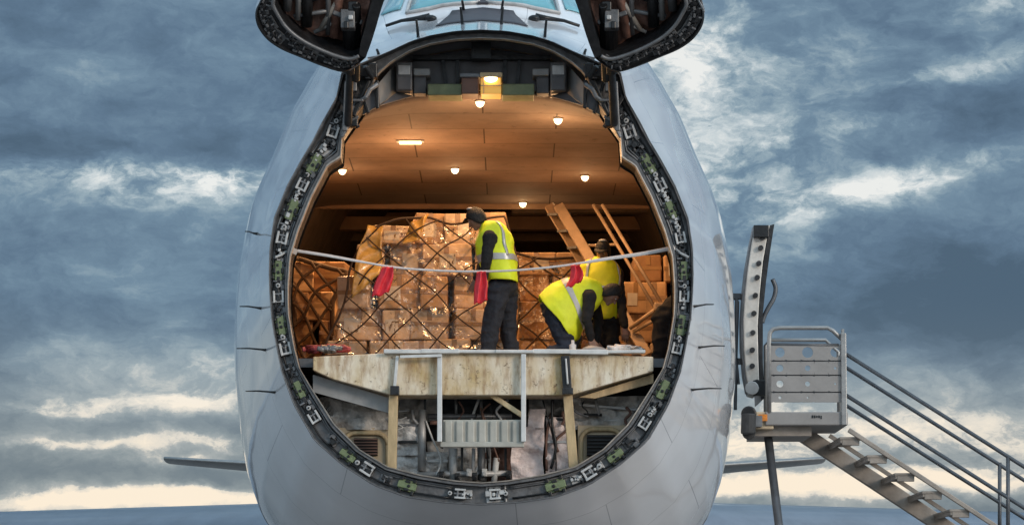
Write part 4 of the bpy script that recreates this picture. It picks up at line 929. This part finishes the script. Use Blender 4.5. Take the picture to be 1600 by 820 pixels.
# bending worker
d = 30.95
J = dict(head=at(955, 459, d - .05), neck=at(934, 456, d), chest=at(912, 459, d), pelvis=at(866, 478, d), sha=at(921, 463, d - .19), ela=at(917, 500, d - .24), wra=at(924, 530, d - .2), shb=at(925, 462, d + .19), elb=at(935, 500, d + .22), wrb=at(932, 534, d + .16),
         hipa=at(864, 484, d - .1), kna=at(888, 545, d - .14), ana=at(852, 556, d - .14), toa=at(842, 561, d - .14), hipb=at(866, 484, d + .1), knb=at(896, 525, d + .14), anb=at(880, 558, d + .14), tob=at(898, 563, d + .14))
J['hda'] = Vector((.2, -.1, -1)); J['hdb'] = Vector((.1, 0, -1))
t2, rg, vo = person('kneeling worker in a lime yellow vest bent forward with one hand on the deck', at(880, 566, d), J, (.55, -.1, -.8), (.75, 0, .55), 'cloth_black', 'denim',
       [(at(841, 465, d), at(896, 534, d), .27), (at(856, 450, d), at(902, 528, d), .26), (at(874, 441, d), at(909, 515, d), .215), (at(895, 435, d), at(917, 499, d), .2), (at(915, 434, d), at(927, 484, d), .17), (at(930, 438, d), at(938, 472, d), .12), (at(937, 443, d), at(943, 466, d), .08)], 'hivis', [(.36, .44)])
# third worker behind
d = 31.75
J = dict(head=at(942, 392, d - .06), neck=at(941, 412, d), chest=at(938, 435, d), pelvis=at(945, 502, d), sha=at(963, 428, d - .02), ela=at(971, 475, d - .1), wra=at(976, 512, d - .25), shb=at(914, 426, d + .05), elb=at(904, 466, d - .02), wrb=at(918, 500, d - .2),
         hipa=at(952, 506, d), kna=at(956, 545, d - .05), ana=at(955, 569, d + .05), toa=at(950, 575, d - .12), hipb=at(938, 506, d), knb=at(936, 545, d - .05), anb=at(936, 569, d + .05), tob=at(930, 575, d - .12))
J['hda'] = Vector((.05, -.2, -1)); J['hdb'] = Vector((.1, -.3, -1))
t3, rg, vo = person('worker in a yellow vest and dark cap standing behind the kneeling one, facing the camera', at(945, 577, d), J, (-.25, -.8, -.5), (-.05, -.5, .85), 'cloth_black', 'cloth_black',
       [(at(918, 500, d), at(962, 500, d), .15), (at(913, 480, d), at(965, 480, d), .18), (at(907, 455, d), at(968, 455, d), .20), (at(905, 430, d), at(970, 430, d), .20), (at(911, 412, d), at(965, 414, d), .16), (at(922, 405, d), at(955, 406, d), .09), (at(928, 403, d), at(951, 404, d), .07)], 'hivis_o', [(.3, .36)], cap=True, lat=Vector((0, 1, 0)))
vstrip(rg, 23, .36, .85, vo, 1); vstrip(rg, 32, .36, .85, vo, 1)
# fourth worker, mostly behind the rim
d = 31.5
J = dict(head=at(1098, 425, d + .75), neck=at(1093, 440, d + .6), chest=at(1085, 455, d + .42), pelvis=at(1046, 492, d), sha=at(1074, 458, d + .55), ela=at(1072, 486, d + .6), wra=at(1072, 510, d + .5), shb=at(1100, 455, d + .35), elb=at(1100, 490, d + .3), wrb=at(1090, 512, d + .3),
         hipa=at(1036, 496, d), kna=at(1032, 540, d - .03), ana=at(1031, 573, d + .05), toa=at(1026, 579, d - .12), hipb=at(1054, 496, d), knb=at(1052, 540, d - .05), anb=at(1050, 573, d + .05), tob=at(1046, 579, d - .1))
person('worker in black bending away at the right, only the legs showing beside the rim', at(1042, 581, d), J, (.3, .8, -.4), (.2, .4, .9), 'cloth_black', 'cloth_black')

# ------------------------------------------------------------------ boarding stairs
dn, df = 34.4, 35.75
ST = thing('boarding_stairs', (at(1260, 650, dn).x, 35.1, 0), 'grey mobile boarding stairs with a railed platform beside the hull', 'stairs')
a = at(1196, 664, dn); b = at(1325, 643, dn)
m = MB(); m.box(((a.x + b.x) / 2, (dn + df) / 2, (a.z + b.z) / 2), (b.x - a.x, df - dn, b.z - a.z)); PF = m.build('platform', 'alup', ST, bevel=.015)
m = MB(); m.box((at(1196, 660, dn).x - .02, (dn + df) / 2 - .01, (a.z + b.z) / 2 - .02), (.26, df - dn - .1, b.z - a.z + .05)); m.build('platform_nose', 'tanpanel', PF, bevel=.015)
m = MB(); c = at(1240, 672, dn + .3); m.box((at(1225, 670, dn).x, 35.1, a.z - .06), (.75, 1.0, .12)); m.build('platform_underframe', 'beamb', PF)
m = MB(); c = at(1192, 652, dn - .01); m.box((c.x, dn - .005, c.z), (.115, .01, .085)); m.build('orange_sticker', 'orange', PF)
m = MB(); c = at(1278, 651, dn)
for k, (w, h) in enumerate(((.012, .03), (.012, .03), (.01, .022), (.012, .026), (.01, .034))): m.box((c.x - .07 + k * .028, dn - .004, c.z + (.004 if k < 4 else -.004)), (w * 1.5, .008, h * 1.2))
m.build('lettering', 'black', PF)
# side panel with holes: strips between rows of holes
pa = at(1202, 641, dn); pb_ = at(1322, 535, dn); ht = pb_.z - pa.z; wd = pb_.x - pa.x
def holed_panel(name, z0, z1, holes, y, par):
    """strip with round holes, built as a faced frame round each hole"""
    m = MB(); xs = [0] + [h[0] + o * .5 for h in holes for o in (-.18, .18)] + [wd]
    for i in range(0, len(xs) - 1):
        if i % 2 == 0: m.box((pa.x + (xs[i] + xs[i + 1]) / 2, y, (z0 + z1) / 2), (xs[i + 1] - xs[i], .03, z1 - z0))
    for hx, r in holes:
        cx, cz = pa.x + hx, (z0 + z1) / 2; hw, hh = .09, (z1 - z0) / 2; N = 24; outer, inner = [], []
        for k in range(N):
            t = 2 * math.pi * k / N; c_, s_ = math.cos(t), math.sin(t); sc2 = min(hw / max(abs(c_), 1e-6), hh / max(abs(s_), 1e-6)); outer.append((cx + c_ * sc2, cz + s_ * sc2)); inner.append((cx + c_ * r, cz + s_ * r))
        f = lambda pl, yy: [Vector((x, yy, z)) for x, z in pl]
        m.loft([f(outer, y - .015), f(inner, y - .015), f(inner, y + .015), f(outer, y + .015)], True, False)
    return m.build(name, 'alup', par)
zr = [pa.z + .10, pa.z + ht * .27, pa.z + ht * .52, pa.z + ht * .73, pa.z + ht * .985]
PN = None
for k in range(4):
    hs = [(wd * .14, [.0, .045, .045, .062][k]), (wd * .5, [.0, .032, .036, .07][k]), (wd * .86, [.0, .014, .018, .062][k])]
    hs = [h for h in hs if h[1] > 0] if k else [(wd * .14, .02), (wd * .5, .012)]
    holed_panel('railing_panel', zr[k] + .008, zr[k + 1] - .008, hs, dn + .02, ST)
m = MB()
for k in range(1, 4): m.box((pa.x + wd / 2, dn + .045, zr[k]), (wd, .02, .03))
m.build('panel_backing', 'rail', ST)
m = MB(); m.tube([at(x, y, dn + .02) for x, y in [(1202, 645), (1202, 530), (1203, 520), (1208, 514), (1218, 512), (1293, 512), (1301, 516), (1318, 532)]], .028, 10); m.build('platform_rail', 'alu', ST, smooth=True)
m = MB(); m.tube([at(1204, 538, dn + .02), at(1310, 539, dn + .02)], .022, 8); m.build('mid_rail', 'rail', ST, smooth=True)
m = MB(); m.beam(at(1319, 664, dn), at(1317.5, 520, dn), .07, .07); m.build('corner_post', 'alu', ST, bevel=.01)
m = MB(); m.tube([at(1316.5, 520, dn), at(1317, 514, dn)], .02, 6); m.build('post_pin', 'alu', ST)
# far side railing of the platform
m = MB(); m.tube([at(x, y, df) for x, y in ((1196, 650), (1196, 540), (1204, 531), (1290, 531), (1310, 550), (1311, 655))], .026, 8); m.build('platform_rail', 'alu', ST, smooth=True)
# bumper
m = MB(); p = at(1170, 662, dn - .02)
m.tube([at(1170, 646, dn - .1), at(1169, 678, dn - .1)], .095, 16, 0); m.tube([at(1170, 646, dn - .12), at(1170, 646, df - .1)], .1, 16, 1); m.tube([at(1170, 676, dn), at(1170, 676, df - .2)], .085, 16, 0)
m.build('bumper', ['rubber', 'black'], ST, smooth=False, bevel=.02)
m = MB(); m.box(at(1181, 660, dn + .2), (.12, .5, .14)); m.build('bumper_bracket', 'gray', ST)
# support leg
m = MB(); p0 = at(1199, 672, dn + .4); p1 = at(1217, 820, dn + .4); dr = (p1 - p0) / (p1.z - p0.z); m.tube([p0, p0 + dr * (0.02 - p0.z)], .055, 12); m.build('support_leg', 'rail', ST, smooth=True)
# stringers down to the ground
def stair_line(x0, y0, slope, dd):
    p = at(x0, y0, dd); return p, Vector((1, 0, -slope))
sl = .655
def stringer(p, w, h, mt):
    L = (p.z - .15) / sl; m = MB(); m.beam(p, p + Vector((L, 0, -L * sl)), w, h); return m.build('stringer', mt, ST, bevel=.01)
pf, _ = stair_line(1256, 679, sl, df); pn, _ = stair_line(1326, 671, sl, dn)
stringer(pf, .12, .21, 'beamb'); stringer(pn, .05, .06, 'beamb')
pm = at(1296, 680, dn + .5); L = (pm.z - .15) / sl; m = MB(); m.beam(pm, pm + Vector((L, 0, -L * sl)), .05, .05); m.build('stringer_rib', 'beamb', ST)
# treads
s0 = at(1330, 684, dn); run = 43 / F * dn; k = 0
while True:
    x = s0.x + k * run; z = s0.z - k * run * sl
    if z < .25: break
    m = MB(); m.box((x, (dn + df) / 2, z), (.29, df - dn - .05, .035)); m.box((x - .12, (dn + df) / 2, z - .03), (.03, df - dn - .08, .06)); m.box((x + .12, (dn + df) / 2, z + .012), (.05, df - dn - .06, .03)); m.box((x, dn + .06, z - .05), (.22, .05, .08)); m.build('tread', 'beamb', ST, bevel=.006); k += 1
# handrails
def hrail(x0, y0, dd, r=.026):
    p = at(x0, y0, dd); L = 5.6; m = MB(); m.tube([p, p + Vector((L, 0, -L * .632))], r, 8); return m.build('handrail', 'rail', ST, smooth=True), p
for y0, dd in ((553, dn), (617, dn), (574, df), (633, df)): hrail(1322, y0, dd)
for px, dd, yt in ((1575, dn, 712), (1562, df, 722)):
    p = at(px, yt, dd); m = MB(); m.tube([p, Vector((p.x, p.y, p.z - 1.15))], .026, 8); m.build('rail_post', 'rail', ST, smooth=True)
    p2 = p + Vector((1.9, 0, -1.9 * .632)); m = MB(); m.tube([p2, p2 - Vector((0, 0, 1.15))], .026, 8); m.build('rail_post', 'rail', ST, smooth=True)
# undercarriage of the stairs: chassis on wheels, below the picture
m = MB(); m.box((at(1500, 900, 35.1).x, 35.1, .55), (4.2, 1.3, .16)); m.build('chassis', 'beamb', ST, bevel=.02)
for xx in (at(1400, 900, 35.1).x, at(1660, 900, 35.1).x):
    for yy in (dn - .1, df + .1):
        m = MB(); m.tube([(xx, yy - .1, .32), (xx, yy + .1, .32)], .32, 18); m.build('wheel', 'rubber', ST, bevel=.03)

# ------------------------------------------------------------------ world: Nishita sky under broken cloud, sun low on the right
SUN_EL, SUN_AZ = math.radians(16), math.radians(135)     # azimuth from +Y towards +X
w = bpy.data.worlds.new('World'); sc.world = w; w.use_nodes = True
nt = w.node_tree; n = nt.nodes; l = nt.links; n.clear()
outn = n.new('ShaderNodeOutputWorld'); bg = n.new('ShaderNodeBackground'); l.new(bg.outputs[0], outn.inputs[0])
def mth(op, a, b=None, c=None, clamp=False):
    x = n.new('ShaderNodeMath'); x.operation = op; x.use_clamp = clamp
    for i, v in enumerate((a, b, c)):
        if v is None: continue
        if isinstance(v, (int, float)): x.inputs[i].default_value = v
        else: l.new(v, x.inputs[i])
    return x.outputs[0]
tc = n.new('ShaderNodeTexCoord'); sep = n.new('ShaderNodeSeparateXYZ'); l.new(tc.outputs['Generated'], sep.inputs[0])
az = mth('ARCTAN2', sep.outputs[0], sep.outputs[1]); el = mth('ARCSINE', sep.outputs[2])
X = mth('MULTIPLY', az, 4.2); Y = mth('MULTIPLY_ADD', el, -4.2, 1.01)      # scaled azimuth and elevation: one unit is about 14 degrees
cv = n.new('ShaderNodeCombineXYZ'); l.new(X, cv.inputs[0]); l.new(Y, cv.inputs[1])
def noi(scale, detail, sx, sy, oz, rough=.55, dist=0.0, src=None):
    mp = n.new('ShaderNodeMapping'); mp.inputs['Scale'].default_value = (sx, sy, 1); mp.inputs['Location'].default_value = (oz * 1.7, oz * .6, oz); l.new((src or cv).outputs[0], mp.inputs[0])
    z = n.new('ShaderNodeTexNoise'); z.inputs['Scale'].default_value = scale; z.inputs['Detail'].default_value = detail; z.inputs['Roughness'].default_value = rough; z.inputs['Distortion'].default_value = dist; l.new(mp.outputs[0], z.inputs[0]); return z
wn = noi(4.5, 10, 1, 1.8, 3.0, .62); vs_ = n.new('ShaderNodeVectorMath'); vs_.operation = 'SUBTRACT'; l.new(wn.outputs['Color'], vs_.inputs[0]); vs_.inputs[1].default_value = (.5, .5, .5)
vm = n.new('ShaderNodeVectorMath'); vm.operation = 'MULTIPLY'; l.new(vs_.outputs[0], vm.inputs[0]); vm.inputs[1].default_value = (.17, .085, 0)
va = n.new('ShaderNodeVectorMath'); va.operation = 'ADD'; l.new(cv.outputs[0], va.inputs[0]); l.new(vm.outputs[0], va.inputs[1])
def gauss(px, py, sx, sy, amp, rot=0):
    a = n.new('ShaderNodeVectorMath'); a.operation = 'SUBTRACT'; l.new(va.outputs[0], a.inputs[0]); a.inputs[1].default_value = ((px - 800) / 1000, py / 1000, 0)
    src = a.outputs[0]
    if rot:
        rt = n.new('ShaderNodeVectorRotate'); rt.rotation_type = 'Z_AXIS'; rt.inputs['Angle'].default_value = math.radians(rot); l.new(src, rt.inputs['Vector']); src = rt.outputs[0]
    b = n.new('ShaderNodeVectorMath'); b.operation = 'MULTIPLY'; l.new(src, b.inputs[0]); b.inputs[1].default_value = (1000 / sx, 1000 / sy, 0)
    c = n.new('ShaderNodeVectorMath'); c.operation = 'DOT_PRODUCT'; l.new(b.outputs[0], c.inputs[0]); l.new(b.outputs[0], c.inputs[1])
    return mth('MULTIPLY', mth('POWER', 2.71828, mth('MULTIPLY', c.outputs['Value'], -.5)), amp)
feats = [(1150, 170, 130, 190, .20), (1250, 330, 200, 60, .06), (1330, 90, 120, 30, .08, 20), (1540, 110, 120, 20, .16, 15), (170, 292, 240, 17, .46), (390, 298, 90, 18, .40), (230, 330, 100, 12, .28), (200, 120, 330, 110, -.13), (120, 460, 220, 60, -.10), (250, 250, 250, 25, -.12), (480, 110, 90, 120, .10), (330, 560, 150, 60, .05),
         (60, 642, 110, 8, .26), (290, 630, 120, 10, .34), (330, 692, 130, 7, .28), (80, 700, 80, 6, .26), (340, 720, 110, 7, .30), (300, 781, 190, 11, .6), (200, 660, 200, 14, -.06), (180, 735, 200, 14, -.08), (360, 600, 60, 30, .2), (150, 740, 180, 22, -.06), (30, 785, 60, 10, -.1),
         (1080, 90, 50, 40, .34, 20), (1060, 220, 60, 90, .20), (1130, 330, 140, 60, .16), (1400, 300, 120, 18, .42, 12), (1320, 225, 110, 12, .28, 8), (1480, 140, 100, 10, .18, 8), (1560, 20, 90, 30, .22), (1520, 205, 90, 38, -.24), (1280, 130, 160, 60, -.06),
         (1420, 420, 220, 60, -.20), (1330, 520, 200, 50, -.16), (1240, 380, 100, 25, -.06), (1400, 610, 200, 14, .1), (1190, 690, 90, 30, .40), (1370, 668, 150, 14, .40), (1300, 720, 60, 14, -.1), (1520, 700, 100, 14, .28), (1440, 752, 200, 14, .58), (1180, 758, 90, 12, .5), (1180, 600, 60, 60, .18), (1570, 560, 60, 40, -.05), (1550, 470, 60, 25, -.08)]
accp = accn = None
for f_ in feats:
    v = gauss(*f_)
    if f_[4] > 0: accp = v if accp is None else mth('ADD', accp, v)
    else: accn = v if accn is None else mth('ADD', accn, v)
rg1 = noi(12, 14, .9, 1.5, 2.0, .68, 0, va); rg2 = noi(5, 10, .8, 2.2, 6.0, .6, 0, va)
rag = n.new('ShaderNodeMapRange'); rag.interpolation_type = 'SMOOTHSTEP'; rag.inputs['From Min'].default_value = .40; rag.inputs['From Max'].default_value = .62; rag.inputs['To Min'].default_value = .22; rag.inputs['To Max'].default_value = 1.35
l.new(mth('ADD', mth('MULTIPLY', rg1.outputs['Fac'], .55), mth('MULTIPLY', rg2.outputs['Fac'], .45)), rag.inputs['Value'])
acc = mth('ADD', mth('MULTIPLY', accp, rag.outputs[0]), accn)
n1_ = noi(3.0, 14, .9, 1.9, 1.0, .62, 0, va); n2_ = noi(8, 12, 1.0, 1.6, 5.0, .68, 0, va)
base = mth('ADD', mth('MULTIPLY_ADD', n1_.outputs['Fac'], .95, -.165), mth('MULTIPLY_ADD', n2_.outputs['Fac'], .42, -.19))
B = mth('ADD', base, acc)
# streaky detail only where a bright band is
n3 = noi(12, 12, .8, 1.7, 8.0, .7, 0, va); B = mth('ADD', B, mth('MULTIPLY', mth('MULTIPLY_ADD', n3.outputs['Fac'], 1.0, -.5), mth('MULTIPLY_ADD', B, 1.15, -.05)))
B = mth('MULTIPLY_ADD', B, 1.22, -.095)
for f_ in ((250, 784, 170, 9, .55), (1430, 760, 190, 11, .5), (1175, 762, 60, 10, .45), (330, 640, 60, 8, .15)): B = mth('ADD', B, gauss(*f_))
def ramp(fac, els):
    r = n.new('ShaderNodeValToRGB'); r.color_ramp.elements[0].position = els[0][0]; r.color_ramp.elements[0].color = (*els[0][1], 1); r.color_ramp.elements[1].position = els[-1][0]; r.color_ramp.elements[1].color = (*els[-1][1], 1)
    for p, c in els[1:-1]: e = r.color_ramp.elements.new(p); e.color = (*c, 1)
    l.new(fac, r.inputs[0]); return r.outputs[0]
cool = ramp(B, [(0, (.05, .105, .175)), (.2, (.085, .165, .265)), (.36, (.135, .24, .345)), (.52, (.27, .385, .46)), (.72, (.56, .64, .67)), (.95, (.86, .87, .84))])
warm = ramp(B, [(0, (.11, .16, .21)), (.2, (.17, .22, .26)), (.36, (.26, .31, .335)), (.52, (.40, .43, .43)), (.66, (.78, .71, .60)), (.92, (1.0, .84, .64))])
lowf = mth('SMOOTHSTEP', .45, .74, Y) if False else None
mr = n.new('ShaderNodeMapRange'); mr.interpolation_type = 'SMOOTHSTEP'; mr.inputs['From Min'].default_value = .45; mr.inputs['From Max'].default_value = .74; l.new(Y, mr.inputs['Value'])
def mix(f_, a, b, mode='MIX'):
    x = n.new('ShaderNodeMix'); x.data_type = 'RGBA'; x.blend_type = mode
    if isinstance(f_, (int, float)): x.inputs['Factor'].default_value = f_
    else: l.new(f_, x.inputs['Factor'])
    for k, v in (('A', a), ('B', b)):
        if isinstance(v, tuple): x.inputs[k].default_value = (*v, 1)
        else: l.new(v, x.inputs[k])
    return x.outputs['Result']
clouds = mix(mr.outputs[0], cool, warm)
sky = n.new('ShaderNodeTexSky'); sky.sky_type = 'NISHITA'; sky.sun_disc = False; sky.sun_elevation = SUN_EL; sky.sun_rotation = SUN_AZ
cl10 = mix(1.0, clouds, (10.0, 10.0, 10.0), 'MULTIPLY')       # clouds in the sky texture's own units
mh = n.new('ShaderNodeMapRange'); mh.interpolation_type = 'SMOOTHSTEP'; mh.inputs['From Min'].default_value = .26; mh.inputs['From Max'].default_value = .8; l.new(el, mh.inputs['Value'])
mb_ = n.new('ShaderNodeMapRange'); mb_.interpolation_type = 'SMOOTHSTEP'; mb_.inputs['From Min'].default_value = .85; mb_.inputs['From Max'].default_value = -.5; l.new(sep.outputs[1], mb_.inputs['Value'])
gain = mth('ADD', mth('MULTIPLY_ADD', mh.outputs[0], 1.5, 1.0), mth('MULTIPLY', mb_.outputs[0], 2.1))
# warm low glow added on the right, outside the picture, for hull reflections
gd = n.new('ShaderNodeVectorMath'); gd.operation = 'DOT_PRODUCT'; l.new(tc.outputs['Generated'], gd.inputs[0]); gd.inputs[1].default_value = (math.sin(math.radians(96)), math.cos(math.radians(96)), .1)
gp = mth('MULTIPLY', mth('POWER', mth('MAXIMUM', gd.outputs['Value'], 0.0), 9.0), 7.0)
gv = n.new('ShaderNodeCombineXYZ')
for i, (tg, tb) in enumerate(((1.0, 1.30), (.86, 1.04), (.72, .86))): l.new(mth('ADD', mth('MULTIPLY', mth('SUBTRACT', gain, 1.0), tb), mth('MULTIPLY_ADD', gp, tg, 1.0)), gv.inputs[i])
cl10 = mix(1.0, cl10, gv.outputs[0], 'MULTIPLY')        # unseen sky overhead and behind the viewer brightened to light the scene
hs = n.new('ShaderNodeHueSaturation'); hs.inputs['Saturation'].default_value = .86; l.new(cl10, hs.inputs['Color']); cl10 = hs.outputs[0]
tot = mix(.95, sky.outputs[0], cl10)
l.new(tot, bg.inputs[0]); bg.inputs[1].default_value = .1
sd = bpy.data.lights.new('sun', 'SUN'); sd.energy = 1.5; sd.angle = math.radians(15); sd.color = (1, .86, .72)
so = bpy.data.objects.new('sun', sd); COL.objects.link(so)
sv = Vector((math.sin(SUN_AZ) * math.cos(SUN_EL), math.cos(SUN_AZ) * math.cos(SUN_EL), math.sin(SUN_EL)))
so.rotation_euler = (-sv).to_track_quat('-Z', 'Y').to_euler()

# ------------------------------------------------------------------ camera and output
cd = bpy.data.cameras.new('camera'); cam = bpy.data.objects.new('camera', cd); COL.objects.link(cam)
cam.location = (0, 0, CZ); cam.rotation_euler = (math.pi / 2, 0, 0); cd.sensor_fit = 'HORIZONTAL'; cd.sensor_width = 36; cd.lens = 36 * F / 1600; cd.shift_y = (HY - 410) / 1600; cd.clip_start = .1; cd.clip_end = 12000
sc.camera = cam
vs = sc.view_settings; sc.display_settings.display_device = 'sRGB'; vs.view_transform = 'Standard'; vs.look = 'None'; vs.exposure = 0; vs.gamma = 1; vs.use_curve_mapping = False
sc.cycles.use_denoising = True; sc.cycles.max_bounces = 6; sc.cycles.diffuse_bounces = 3; sc.cycles.glossy_bounces = 3; sc.cycles.caustics_reflective = False; sc.cycles.caustics_refractive = False; sc.cycles.sample_clamp_indirect = 4
